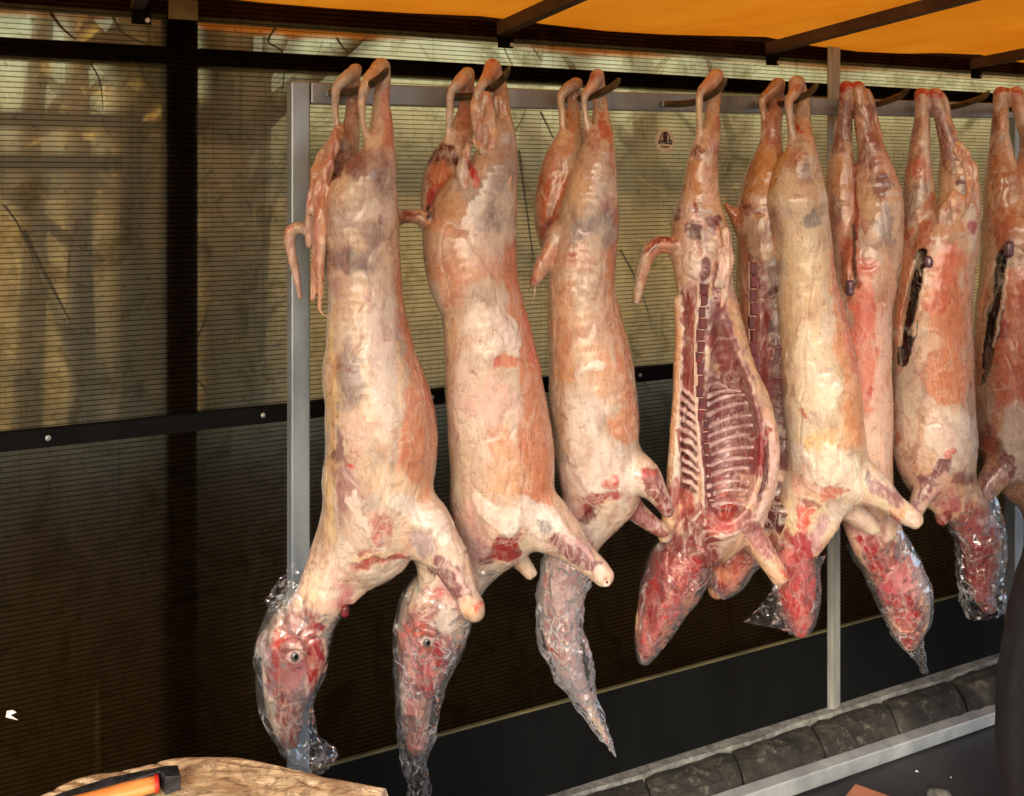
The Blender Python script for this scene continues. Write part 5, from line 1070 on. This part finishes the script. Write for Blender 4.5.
specE = [
 ('l', [(772, 265, 14), (775, 330, 30), (778, 420, 36), (778, 500, 34)], c3(72, 18, 20), .97, .25), ('l', [(757, 262, 11), (757, 330, 12), (760, 400, 12)], c3(120, 40, 38), .9, .3), ('l', [(744, 240, 4), (742, 300, 5), (745, 340, 4)], c3(180, 110, 78), .9, .3), ('e', (760, 238, 13, 20), c3(176, 150, 118), .95, .3, .002), ('e', (778, 232, 8, 14), c3(96, 22, 22), .9, .4), ('e', (757, 182, 4, 4), DRD, .95, .3, -.003),
 ('l', [(750, 165, 10), (745, 200, 9)], c3(176, 110, 50), .8, .5), ('e', (765, 170, 13, 20), c3(196, 140, 84), .8, .5), ('l', [(742, 210, 6), (760, 212, 4), (775, 205, 5)], c3(120, 40, 26), .85, .4), ('e', (763, 200, 10, 6), c3(206, 176, 150), .9, .4), ('e', (735, 214, 9, 9), c3(190, 120, 64), .9, .4), ('l', [(763, 104, 4), (765, 140, 4)], CRM, .9, .4), ('l', [(776, 105, 6), (773, 145, 7)], c3(176, 110, 92), .9, .4),
 ('e', (768, 545, 16, 12), c3(110, 34, 32), .8, .4), ('e', (735, 552, 22, 16), c3(130, 64, 44), .9, .4), ('e', (738, 560, 8, 8), c3(176, 96, 70), .7, .4), ('e', (720, 585, 12, 10), c3(130, 24, 34), .9, .4), ('e', (782, 475, 18, 7), c3(196, 160, 130), .7, .4),
]
ribsE = [(330 + i * 15, 800, .10) for i in range(13)]
bodyE = flesh('carcass_body', b, Ec, c3(190, 132, 84), specE, 5, .003); treeE = surf(bodyE)
for (y, xr, sl_) in ribsE[1:]:
    bone('rib', [(768 + 3 * k, y + .25 * 3 * k) for k in range(10)], [.0032] * 10, Ec, treeE, two_tone('dim rib', lin(120, 78, 74), lin(92, 46, 46), 60, rough=.4) if 'dim rib' not in bpy.data.materials else bpy.data.materials['dim rib'], -.0008)
backbone(Ec, treeE, [(755, 262), (754, 300), (755, 345), (757, 385), (760, 410)], 11, 4.2, 4)
bone('canal_edge', [(749 + .02 * i, 262 + i * 8) for i in range(18)], [.0014] * 18, Ec, treeE, M['bone'], .001)
wrap(Ec, Z, [(742, 545, 25, 0, .9), (731, 564, 23, 0, .85), (723, 582, 18, 0, .85), (717, 594, 9, 0, .8)], M['bag'], 37, seg=24, sub=4, crump=.004, name='plastic_bag')

# ---------------------------------------------------------------- F : big yellowish carcass in front
Z = zc(800, .17); Fc = root(800, Z, 'large yellowish carcass just left of the aluminium strip, bloody neck in a pink bag')
b = Body(Z)
b.S([(797, 200, 29, 0, .9), (799, 225, 29.5, 0, .9), (803, 255, 29.5, 0, .95), (806, 285, 30.5), (810, 310, 32.5), (815, 340, 35), (819, 370, 37), (822, 400, 38.5), (824, 430, 38), (826, 455, 39), (826, 475, 39, 0, .9), (818, 492, 34, 0, .85), (806, 508, 26, 0, .85)])
b.S([(798, 86, 7.5, -.03), (802, 102, 7.5, -.035), (803, 122, 8.5, -.02), (803, 142, 12, .01), (801, 158, 17, .01), (797, 178, 25, .0, .9), (796, 200, 28.5, 0, .9)], .012)
b.S([(797, 84, 8.5, .01), (794, 94, 6.5, .02), (789, 101, 4.6, .02), (790, 118, 3.6, .02), (793, 135, 5, .02), (797, 150, 10, .01)], .006)
b.S([(842, 470, 26, .01, .85), (858, 480, 23, .03, .85), (876, 491, 17, .045), (892, 503, 12.5, .055), (905, 513, 11, .06), (914, 519, 9, .06)], .014)
b.S([(828, 492, 18, -.04), (846, 507, 13, -.055), (862, 519, 11, -.06), (872, 527, 8, -.06)], .012)
b.S([(826, 500, 18, .02), (824, 522, 14, .03), (817, 540, 10, .035), (812, 552, 7, .035)], .01)
b.S([(808, 495, 28, 0, .85), (803, 515, 24, 0, .85), (798, 535, 22, 0, .85), (794, 555, 22, 0, .8), (795, 575, 21, 0, .75), (797, 595, 19.5, 0, .75), (799, 612, 16, 0, .75), (800, 627, 10, 0, .75)], .014)
specF = [
 ('l', [(834, 245, 6), (842, 310, 9), (853, 370, 14), (858, 430, 16)], c3(214, 150, 104), .95, .4), ('l', [(836, 245, 3.5), (845, 310, 4), (858, 370, 4)], c3(212, 118, 96), .85, .5),
 ('e', (802, 290, 26, 46), c3(222, 194, 146), .7, .6), ('e', (795, 250, 22, 26), c3(216, 196, 158), .7, .6), ('l', [(786, 300, 7), (790, 380, 7)], c3(210, 176, 130), .6, .6), ('e', (808, 350, 16, 30), c3(228, 206, 166), .8, .5),
 ('l', [(805, 330, 7), (800, 370, 12), (818, 400, 14), (832, 388, 9)], c3(232, 216, 186), .95, .3, .003), ('l', [(795, 400, 9), (802, 440, 11)], c3(222, 208, 182), .9, .4, .002), ('e', (820, 445, 18, 18, 30), c3(226, 190, 128), .85, .4), ('e', (838, 440, 14, 14), c3(222, 170, 120), .7, .5),
 ('e', (840, 470, 30, 16, 20), c3(226, 214, 192), .95, .4, .002), ('l', [(800, 450, 7), (812, 480, 7), (835, 490, 6)], WHT, .9, .4, .002), ('e', (833, 490, 16, 6, -10), c3(190, 100, 72), .85, .3, -.002), ('e', (806, 482, 12, 12), c3(206, 150, 130), .7, .5), ('e', (866, 478, 4, 7), c3(110, 100, 106), .7, .4), ('e', (806, 410, 3, 3), c3(190, 90, 60), .8, .3),
 ('l', [(874, 486, 9), (896, 502, 8)], c3(138, 84, 86), .9, .25), ('e', (903, 512, 10, 8), c3(214, 164, 120), .9, .4), ('e', (916, 519, 7, 7), c3(226, 200, 180), .95, .4), ('e', (897, 520, 5, 4), BRT, .8, .4), ('l', [(838, 503, 9), (866, 522, 8)], c3(206, 176, 160), .95, .4, 0, (-.2, -.02)),
 ('l', [(824, 520, 9), (815, 545, 7)], c3(176, 138, 138), .95, .4), ('l', [(806, 512, 7), (797, 540, 8)], c3(216, 90, 78), .9, .35, .002), ('l', [(788, 505, 6), (787, 530, 6)], c3(216, 190, 150), .9, .4), ('e', (810, 502, 8, 5), c3(130, 40, 40), .8, .5), ('e', (801, 555, 12, 14), c3(206, 40, 42), .95, .4), ('l', [(796, 555, 22), (800, 625, 16)], c3(140, 36, 42), .88, .4), ('e', (808, 580, 7, 22), c3(190, 110, 116), .8, .6), ('e', (785, 560, 9, 10), c3(206, 116, 110), .8, .5), ('l', [(793, 590, 8), (802, 625, 7)], c3(176, 66, 74), .9, .5), ('e', (812, 600, 5, 10), c3(150, 40, 52), .8, .5),
 ('e', (797, 84, 7, 4), BRT, .6, .5), ('e', (795, 96, 8, 10), c3(214, 160, 116), .9, .5), ('l', [(798, 125, 3), (801, 134, 3)], BRT, .9, .4), ('e', (796, 158, 10, 8), c3(170, 112, 92), .7, .5), ('e', (807, 172, 9, 10), c3(136, 110, 108), .7, .5), ('e', (793, 180, 12, 14), c3(206, 184, 150), .6, .6), ('e', (815, 220, 12, 7, -30), c3(112, 106, 112), .75, .5), ('l', [(770, 185, 6), (785, 150, 5)], c3(206, 154, 70), .85, .5), ('l', [(770, 225, 5), (773, 260, 4)], c3(224, 190, 150), .7, .5), ('e', (780, 265, 8, 6), c3(130, 116, 108), .6, .5), ('l', [(806, 118, 4), (812, 150, 4)], c3(206, 160, 126), .8, .5),
]
flesh('carcass_body', b, Fc, c3(206, 184, 150), specF, 6)
wrap(Fc, Z, [(799, 545, 26, 0, .9), (795, 565, 25, 0, .85), (797, 590, 23, 0, .85), (799, 612, 19, 0, .85), (800, 632, 11, 0, .8)], M['bag'], 45, seg=26, sub=4, crump=.004, name='plastic_bag')
sheetfilm(Fc, Z, [(770, 596, .03), (786, 560, .04), (803, 634, .03), (745, 622, .02)], M['bag'], 48, name='bag_tail', crump=.004)

# ---------------------------------------------------------------- G : behind F
Z = zc(862, .13); Gc = root(862, Z, 'carcass behind the large yellowish one, joined red hocks and blood red wrapped head')
b = Body(Z)
b.S([(872, 235, 29, 0, .9), (870, 255, 31, 0, .9), (866, 280, 30), (862, 310, 29), (861, 350, 29.5), (860, 390, 30.5), (860, 430, 31), (861, 470, 30), (864, 498, 28)])
b.S([(858, 88, 7, .01), (862, 105, 8.5, .01), (866, 130, 10.5, .01), (872, 152, 13.5, .01), (875, 178, 21, .0), (876, 205, 26, 0), (873, 235, 29, 0)], .012)
b.S([(847, 88, 7, 0), (845, 110, 7.5, -.01), (843, 135, 9, -.02), (841, 165, 13, -.02), (841, 195, 15, -.02), (845, 230, 18, -.02), (848, 265, 16, -.02), (850, 300, 14, -.02)], .004)
b.S([(866, 92, 4, -.02), (872, 105, 3.5, -.02), (876, 125, 3.5, -.02), (880, 145, 5, -.01)], .006)
b.S([(862, 490, 27, 0, .9), (868, 515, 26.5, 0, .85), (875, 537, 26, 0, .85), (885, 557, 25, 0, .85), (897, 577, 25, 0, .8), (905, 598, 24.5, 0, .75), (908, 618, 20, 0, .75), (909, 634, 13, 0, .8), (909, 643, 8, 0, .8)], .014)
b.S([(855, 285, 3.5, .06, 2), (850, 250, 3, .06, 2), (852, 220, 2, .06, 2)], .005, 'sub')
specG = [
 ('l', [(850, 255, 8), (865, 320, 14), (868, 400, 16)], c3(214, 124, 98), .9, .4), ('l', [(882, 310, 8), (880, 400, 10), (880, 470, 12)], c3(226, 186, 168), .9, .5), ('l', [(868, 270, 8), (862, 330, 12)], c3(212, 104, 82), .8, .5), ('e', (870, 440, 18, 30), c3(226, 190, 166), .8, .6), ('e', (868, 387, 2, 6), BRT, .8, .3),
 ('e', (884, 225, 14, 24, -20), c3(130, 116, 116), .8, .5), ('e', (882, 185, 8, 17), c3(112, 56, 60), .9, .35), ('e', (870, 205, 12, 20), c3(214, 184, 144), .8, .5), ('l', [(895, 200, 4), (898, 260, 6)], c3(214, 186, 150), .8, .5), ('e', (872, 155, 10, 14), c3(140, 96, 92), .8, .5), ('l', [(862, 110, 8), (868, 140, 8)], c3(140, 66, 52), .85, .4),
 ('e', (852, 86, 14, 5), c3(190, 34, 26), .95, .35), ('l', [(845, 105, 7), (840, 150, 8)], c3(130, 72, 60), .85, .5), ('e', (838, 180, 8, 18), c3(196, 140, 84), .8, .5), ('e', (838, 212, 7, 12), c3(120, 96, 84), .6, .5), ('L', [(854, 130, 1.6), (856, 200, 2), (856, 240, 2)], c3(150, 36, 26), .8, .5), ('l', [(845, 245, 5), (851, 300, 6)], c3(176, 90, 58), .9, .4), ('L', [(854, 225, 1.6), (855, 285, 1.8)], BLK, .8, .3),
 ('e', (862, 525, 22, 12), c3(206, 176, 160), .9, .5), ('l', [(845, 520, 7), (870, 545, 7)], c3(196, 130, 130), .8, .5), ('l', [(880, 560, 22), (905, 600, 24), (909, 640, 10)], c3(126, 34, 44), .85, .4), ('l', [(855, 540, 4), (880, 572, 7), (898, 600, 9)], c3(150, 14, 30), .95, .4), ('e', (905, 575, 14, 18), c3(196, 120, 124), .9, .6), ('e', (885, 590, 8, 10), c3(196, 90, 100), .8, .5), ('e', (905, 605, 14, 14), c3(140, 20, 36), .85, .4), ('e', (921, 590, 6, 14), c3(206, 150, 152), .8, .5), ('e', (900, 617, 10, 9), c3(160, 40, 50), .8, .4), ('e', (907, 640, 10, 8), c3(196, 22, 34), .95, .4),
]
flesh('carcass_body', b, Gc, c3(208, 160, 132), specG, 7)
bead('kidney', 850, 288, 4.5, .05, Z, Gc, M['kidney'], 1, 8)
wrap(Gc, Z, [(872, 535, 29, 0, .95), (884, 555, 28, 0, .9), (896, 576, 28, 0, .9), (904, 598, 27.5, 0, .85), (908, 618, 22, 0, .85), (910, 634, 16, 0, .8), (915, 648, 9, 0, .8), (921, 660, 4, 0, .8), (925, 673, 1.5, 0, .8)], M['film'], 55, seg=36, sub=6, crump=.005)

# ---------------------------------------------------------------- H
Z = zc(930); Hc = root(930, Z, 'second carcass right of the aluminium strip, ropes of cream fat draped over its right leg')
b = Body(Z)
b.S([(939, 240, 34, 0, .9), (937, 265, 36, 0, .9), (932, 300, 38, 0, .9), (931, 340, 39.5, 0, .9), (932, 380, 40, 0, .9), (932, 410, 41, 0, .9), (933, 440, 41.5, 0, .9), (936, 465, 37, 0, .85), (942, 485, 28, 0, .85)])
b.S([(935, 95, 7, .01), (938, 110, 7, .01), (945, 128, 8, .01), (951, 148, 10.5, .01), (957, 170, 17, .0), (959, 195, 20, 0), (955, 222, 23, 0), (950, 250, 26, 0)], .012)
b.S([(922, 95, 7, 0), (923, 112, 7, 0), (921, 135, 9, 0), (919, 160, 11.5, 0), (919, 190, 14.5, 0), (919, 220, 16, 0), (918, 250, 17, 0), (914, 285, 18, 0)], .005)
b.S([(937, 92, 4, -.02), (944, 100, 3.5, -.02), (948, 118, 3.5, -.02), (952, 135, 5, -.01)], .006)
b.S([(950, 445, 22, .02, .9), (942, 463, 17, .04), (931, 480, 12.5, .05), (922, 496, 10, .055), (916, 508, 8.5, .055), (913, 518, 7, .055)], .012)
b.S([(946, 478, 27, 0, .85), (958, 498, 24, 0, .85), (970, 516, 22, 0, .85), (979, 535, 20.5, 0, .8), (981, 555, 19, 0, .8), (981, 575, 16, 0, .8), (984, 593, 12, 0, .8), (988, 606, 8, 0, .8)], .014)
b.S([(952, 492, 12, .02), (944, 510, 9, .02), (942, 520, 6, .02)], .008)
b.S([(903, 362, 1.0, .07, 5), (909, 328, 2.8, .08, 7), (915, 297, 3.6, .08, 7), (920, 268, 2.6, .08, 6), (923, 252, 1.2, .07, 5)], .004, 'sub')
specH = [
 ('l', [(945, 262, 18), (948, 330, 22), (946, 385, 24)], c3(206, 128, 88), .95, .4), ('l', [(950, 250, 10), (935, 310, 9)], c3(208, 106, 76), .8, .5), ('l', [(966, 290, 4), (969, 360, 5)], c3(222, 164, 124), .7, .5),
 ('e', (908, 400, 14, 46), c3(190, 170, 150), .95, .4), ('e', (905, 450, 14, 22), c3(200, 160, 140), .8, .5), ('l', [(925, 370, 4), (920, 420, 4), (912, 460, 3)], c3(150, 110, 86), .6, .5), ('e', (950, 440, 26, 34), c3(230, 216, 202), .95, .4, .002), ('e', (946, 455, 5.5, 5.5), c3(206, 60, 60), .9, .3, .003), ('e', (945, 454, 2.5, 2.5), c3(230, 150, 140), .9, .3), ('e', (948, 468, 7, 6), c3(150, 140, 140), .7, .5), ('l', [(898, 350, 4), (893, 420, 3), (897, 470, 3)], c3(176, 84, 60), .6, .5), ('l', [(930, 340, 8), (918, 360, 5)], c3(222, 190, 160), .8, .5),
 ('l', [(942, 464, 8), (920, 502, 8)], c3(124, 72, 80), .92, .25), ('l', [(944, 474, 4), (924, 505, 4)], c3(214, 176, 164), .8, .5),
 ('e', (963, 478, 12, 10), c3(116, 30, 40), .8, .5), ('e', (948, 500, 14, 11), c3(186, 110, 112), .9, .4), ('e', (943, 516, 9, 9), c3(130, 16, 20), .95, .4), ('l', [(975, 525, 22), (981, 560, 20), (986, 605, 12)], c3(140, 44, 52), .85, .4), ('e', (980, 530, 12, 12), c3(166, 80, 88), .7, .5), ('e', (975, 560, 12, 16), c3(130, 14, 28), .9, .4), ('e', (988, 520, 8, 8), c3(206, 170, 168), .7, .5), ('e', (985, 595, 10, 16), c3(176, 90, 94), .8, .5),
 ('l', [(937, 112, 6), (943, 140, 9), (950, 160, 10)], c3(132, 66, 52), .9, .4), ('e', (955, 155, 9, 11), c3(150, 124, 120), .8, .5), ('l', [(964, 175, 4), (961, 200, 4)], c3(96, 48, 56), .9, .35), ('e', (946, 185, 11, 18), c3(212, 184, 146), .85, .5), ('e', (936, 92, 9, 4), c3(196, 34, 26), .9, .4), ('e', (922, 92, 8, 4), c3(196, 34, 26), .9, .4), ('l', [(918, 120, 6), (913, 160, 6)], c3(150, 100, 86), .8, .5), ('e', (920, 165, 9, 10), c3(196, 92, 66), .7, .5), ('e', (917, 200, 10, 22), c3(140, 120, 104), .7, .5), ('l', [(907, 165, 3), (904, 240, 3)], c3(190, 70, 46), .8, .4), ('e', (972, 222, 7, 24), c3(220, 206, 190), .9, .4), ('e', (971, 224, 3.5, 6, 15), c3(170, 40, 38), .85, .5),
 ('l', [(927, 200, 6), (922, 245, 7), (915, 280, 7)], c3(176, 98, 58), .85, .4), ('l', [(908, 230, 5), (902, 300, 6), (898, 340, 5)], c3(206, 118, 78), .85, .4), ('L', [(923, 252, 5), (920, 264, 7), (915, 295, 9), (909, 328, 8), (903, 362, 5)], c3(20, 6, 6), .98, .15, 0, (-.02, .074)), ('L', [(914, 262, 1.6), (907, 300, 1.8), (900, 345, 1.4)], c3(226, 190, 160), .8, .4, .002), ('L', [(925, 270, 1.6), (920, 300, 1.8), (913, 335, 1.4)], c3(226, 196, 168), .8, .4, .002),
]
flesh('carcass_body', b, Hc, c3(210, 170, 138), specH, 8)
flap('fat_flap', [[(952, 132, 3.5, .02), (958, 148, 6, .03), (968, 162, 6, .04), (973, 180, 5, .045), (972, 200, 5, .05), (974, 215, 3, .05), (966, 232, 3, .055), (955, 245, 3, .06), (945, 250, 2.6, .06), (935, 262, 2.4, .06), (925, 275, 2.2, .06)], [(958, 150, 5, .03), (969, 172, 4, .045), (968, 195, 4.5, .055), (958, 212, 6, .06), (948, 228, 5, .065), (944, 238, 4, .065)], [(956, 195, 5, .055), (946, 212, 5.5, .065), (943, 225, 4, .065)]], Hc, Z, c3(228, 184, 146), seed=12, vox=.003)
bead('kidney', 929, 262, 4.2, .07, Z, Hc, M['kidney'], 1, 6)
wrap(Hc, Z, [(966, 500, 27, 0, .9), (975, 520, 25.5, 0, .9), (981, 542, 23.5, 0, .9), (981, 562, 21.5, 0, .85), (980, 580, 21, 0, .85), (983, 598, 21, 0, .8), (987, 612, 20, 0, .7)], M['film'], 65, seg=36, sub=6, crump=.007)

# ---------------------------------------------------------------- I : cut by the frame
Z = zc(1008); Ic = root(1008, Z, 'rightmost carcass, cut off by the right picture edge')
b = Body(Z)
b.S([(1022, 232, 38, 0, .9), (1024, 280, 42, 0, .9), (1022, 320, 44, 0, .9), (1022, 360, 46, 0, .9), (1023, 400, 47.5, 0, .9), (1026, 440, 46, 0, .9), (1032, 470, 38, 0, .85)])
b.S([(1001, 94, 7.5, 0), (1001, 112, 7.5, 0), (1000, 135, 9, 0), (1001, 160, 13, 0), (1004, 190, 19, 0), (1004, 220, 19, 0)], .012)
b.S([(1016, 94, 7.5, .01), (1022, 115, 8, .01), (1032, 145, 11, .01), (1035, 180, 21, 0), (1038, 220, 25, 0)], .010)
b.S([(1016, 450, 22, .02, .9), (1005, 463, 17, .035), (992, 480, 13, .045), (981, 497, 10.5, .05), (973, 510, 9, .05), (968, 518, 8, .05)], .012)
b.S([(1035, 470, 32, 0, .85), (1048, 510, 25, 0, .85), (1054, 550, 25, 0, .8), (1056, 590, 20, 0, .8), (1056, 620, 10, 0, .8)], .014)
b.S([(982, 380, 1.0, .07, 5), (988, 342, 3.0, .08, 7), (995, 305, 4.0, .08, 7), (1001, 272, 2.8, .08, 6), (1004, 255, 1.2, .07, 5)], .004, 'sub')
specI = [
 ('l', [(1020, 280, 14), (1015, 340, 20), (1020, 390, 24)], c3(208, 112, 74), .95, .4), ('e', (1000, 325, 8, 12), c3(150, 44, 44), .7, .5), ('e', (1022, 440, 24, 34), c3(230, 216, 202), .95, .4, .002), ('e', (987, 410, 12, 36), c3(176, 140, 116), .8, .5), ('e', (990, 440, 12, 20), c3(130, 60, 56), .7, .5), ('l', [(1002, 400, 4), (990, 450, 4)], c3(190, 80, 60), .6, .5),
 ('l', [(1004, 462, 9), (978, 505, 8)], c3(138, 82, 84), .93, .25), ('l', [(1000, 474, 4), (975, 512, 4)], c3(220, 180, 168), .8, .5), ('e', (969, 516, 7, 7), c3(226, 196, 166), .9, .4),
 ('l', [(998, 120, 5), (995, 150, 6)], c3(120, 66, 60), .85, .4), ('e', (1000, 90, 7, 4), BRT, .9, .4), ('e', (1016, 90, 7, 4), BRT, .9, .4), ('e', (1003, 175, 14, 26), c3(176, 116, 68), .8, .5), ('e', (1005, 225, 12, 24), c3(190, 108, 72), .8, .5), ('e', (1010, 250, 5, 9), c3(120, 74, 76), .8, .4), ('L', [(1004, 254, 5), (1001, 266, 7), (995, 305, 10), (988, 342, 9), (982, 380, 5)], c3(20, 6, 6), .98, .15, 0, (-.02, .085)), ('L', [(995, 262, 1.6), (987, 310, 1.8), (980, 360, 1.4)], c3(226, 190, 160), .8, .4, .002), ('L', [(1008, 270, 1.6), (1002, 305, 1.8), (994, 345, 1.4)], c3(226, 196, 168), .8, .4, .002),
 ('l', [(984, 290, 4), (978, 350, 4), (976, 410, 4)], c3(206, 130, 90), .8, .5),
]
flesh('carcass_body', b, Ic, c3(206, 154, 118), specI, 9)
bead('kidney', 1009, 249, 4.5, .09, Z, Ic, M['kidney'], 1, 8)

for par, Zq, px, py, r, dd in [(A, zc(375), 475, 612, 5.5, .075), (Bc, zc(487), 606, 581, 5, .078), (Dc, zc(705), 781, 580, 4, .058), (Fc, zc(800, .17), 917, 521, 4.5, .070), (Hc, zc(930), 913, 524, 3.8, .065), (Ic, zc(1008), 966, 524, 4, .062)]:
    bead('cut_bone', px, py, r, dd, Zq, par, M['bone'], .8); bead('marrow_spot', px + .6, py + 1, r * .45, dd + r * .8 / F * Zq * .75, Zq, par, M['marrow'], .5)
# ---------------------------------------------------------------- person in a long navy coat at the right edge
Zp = 2.18; pr = empty('person', Vector(((1120 - CX) / F * Zp, Zp, 0)), 'person in a long dark navy coat, standing at the right picture edge', 'person')
def pp(px, z, r, d=0, k=.8): return (px, HY + (EYE - z) / Zp * F, r, d, k)
b = Body(Zp, .009)
X0 = 1142
b.S([pp(X0, .95, 68, 0, .8), pp(X0, 1.1, 62), pp(X0, 1.28, 74, 0, .7), pp(X0, 1.40, 72, 0, .65), pp(X0, 1.46, 40, 0, .8), pp(X0, 1.50, 26, 0, 1), pp(X0, 1.56, 25, 0, 1)], .03)
b.S([pp(X0, 1.58, 30, .01, 1.1), pp(X0, 1.64, 36, 0, 1.2), pp(X0, 1.70, 35, 0, 1.2), pp(X0, 1.74, 28, -.0, 1.2)], .02)
b.S([pp(X0 - 34, 1.63, 4, 0), pp(X0 - 36, 1.66, 5, 0)], .006); b.S([pp(X0, 1.645, 5, .095), pp(X0, 1.63, 6, .105)], .006)
for sg in (-1, 1):
    b.S([pp(X0 + sg * 62, 1.40, 30, 0, 1), pp(X0 + sg * 80, 1.2, 24, 0, 1), pp(X0 + sg * 86, 1.1, 21, 0, 1), pp(X0 + sg * 84, .95, 18, .04, 1), pp(X0 + sg * 82, .86, 15, .06, 1)], .02)
    b.S([pp(X0 + sg * 36, .95, 42, 0, 1), pp(X0 + sg * 38, .7, 36, 0, 1), pp(X0 + sg * 38, .5, 27, .01, 1), pp(X0 + sg * 38, .3, 25, 0, 1), pp(X0 + sg * 38, .1, 18, 0, 1), pp(X0 + sg * 38, .05, 18, .0, 1.1), pp(X0 + sg * 38, .045, 17, .1, 1.2)], .015)
    for fgr in range(5):
        ox = X0 + sg * (76 + fgr * 3.6); b.S([pp(ox, .87, 4.5, .065 + .004 * fgr), pp(ox, .81, 4, .07), pp(ox - sg * 1, .77 + (.03 if fgr in (0,) else 0), 3.4, .08)], .004)
V, Q = b.mesh(); V = relax(V, Q, 2); o = quads_object('body', V, Q, M['skin'], pr)
b = Body(Zp, .009)
b.S([pp(X0, 1.45, 50, 0, .8), pp(X0, 1.38, 82, 0, .7), pp(X0, 1.2, 78, 0, .75), pp(X0, 1.05, 78, 0, .8), pp(X0 - 4, .85, 100, 0, .8), pp(X0 - 12, .66, 118, 0, .72), pp(X0 - 14, .5, 126, 0, .68), pp(X0 - 10, .40, 126, 0, .68), pp(X0 - 6, .345, 116, 0, .68)], .03)
for sg in (-1, 1): b.S([pp(X0 + sg * 62, 1.40, 34, 0, 1), pp(X0 + sg * 80, 1.2, 29, 0, 1), pp(X0 + sg * 86, 1.1, 26, 0, 1), pp(X0 + sg * 84, .98, 24, .04, 1), pp(X0 + sg * 83, .91, 22, .05, 1)], .02)
V, Q = b.mesh(); V = relax(V, Q, 2); V = V + normals(V, Q) * (vnoise(V * np.array([3, 3, .5]), 6, 2, 3) * .012)[:, None]; quads_object('coat', V, Q, M['navy'], pr)
b = Body(Zp, .008)
for sg in (-1, 1): b.S([pp(X0 + sg * 38, .55, 31, .005, 1), pp(X0 + sg * 38, .3, 29, 0, 1), pp(X0 + sg * 38, .11, 24, 0, 1)], .01)
V, Q = b.mesh(); V = relax(V, Q, 2); V = V + normals(V, Q) * (vnoise(V, 12, 2, 3) * .006)[:, None]; quads_object('trousers', V, Q, M['trouser'], pr)
for sg in (-1, 1):
    b = Body(Zp, .006); b.S([pp(X0 + sg * 38, .12, 22, 0, 1.05), pp(X0 + sg * 38, .05, 21, .0, 1.1), pp(X0 + sg * 38, .05, 21, .08, 1.1), pp(X0 + sg * 38, .045, 19, .16, 1.1)], .01); V, Q = b.mesh(); V[:, 2] = np.maximum(V[:, 2], .002); quads_object('boot', V, Q, M['sole'], pr)
b = Body(Zp, .006); b.S([pp(X0, 1.62, 38, -.035, 1.1), pp(X0, 1.69, 39, -.015, 1.2), pp(X0, 1.75, 31, -.005, 1.2)], .01); V, Q = b.mesh(); V = V + normals(V, Q) * (vnoise(V, 40, 2, 3) * .004)[:, None]; quads_object('hair', V, Q, M['hair'], pr)
# ================================================================== light, sky, camera
w = bpy.data.worlds.new('World'); scene.world = w; w.use_nodes = True
nt = w.node_tree; nt.nodes.clear()
sky = nt.nodes.new('ShaderNodeTexSky'); sky.sky_type = 'NISHITA'; sky.sun_disc = False
SUN_EL = math.radians(30); AZ = math.radians(193)      # azimuth clockwise from +Y: behind the camera, to its left
sky.sun_elevation = SUN_EL; sky.sun_rotation = AZ; sky.air_density = 1.0; sky.dust_density = 4.0; sky.ozone_density = 1.0
bg = nt.nodes.new('ShaderNodeBackground'); bg.inputs['Strength'].default_value = .15
ou = nt.nodes.new('ShaderNodeOutputWorld')
nt.links.new(sky.outputs[0], bg.inputs[0]); nt.links.new(bg.outputs[0], ou.inputs[0])
sl = bpy.data.lights.new('sun', 'SUN'); sl.energy = 0.5; sl.angle = math.radians(22); sl.color = (1, .97, .94)
so = bpy.data.objects.new('sun', sl); C.objects.link(so); so.location = (-2, -3, 6)
dv = Vector((math.sin(AZ) * math.cos(SUN_EL), math.cos(AZ) * math.cos(SUN_EL), math.sin(SUN_EL)))
so.rotation_euler = dv.to_track_quat('Z', 'Y').to_euler()
cam = bpy.data.cameras.new('camera'); co = bpy.data.objects.new('camera', cam); C.objects.link(co)
co.location = (0, 0, EYE); co.rotation_euler = (math.radians(90), 0, 0)
cam.sensor_width = 36; cam.lens = 36 * F / 1024; cam.shift_y = -(398 - HY) / 1024; cam.clip_start = .05; cam.clip_end = 400
scene.camera = co
scene.render.engine = 'CYCLES'
scene.cycles.transparent_max_bounces = 14; scene.cycles.max_bounces = 6; scene.cycles.diffuse_bounces = 3; scene.cycles.glossy_bounces = 3; scene.cycles.transmission_bounces = 4
scene.view_settings.view_transform = 'Standard'; scene.view_settings.look = 'None'; scene.view_settings.gamma = 1
scene.view_settings.use_curve_mapping = False
scene.view_settings.exposure = 1.25
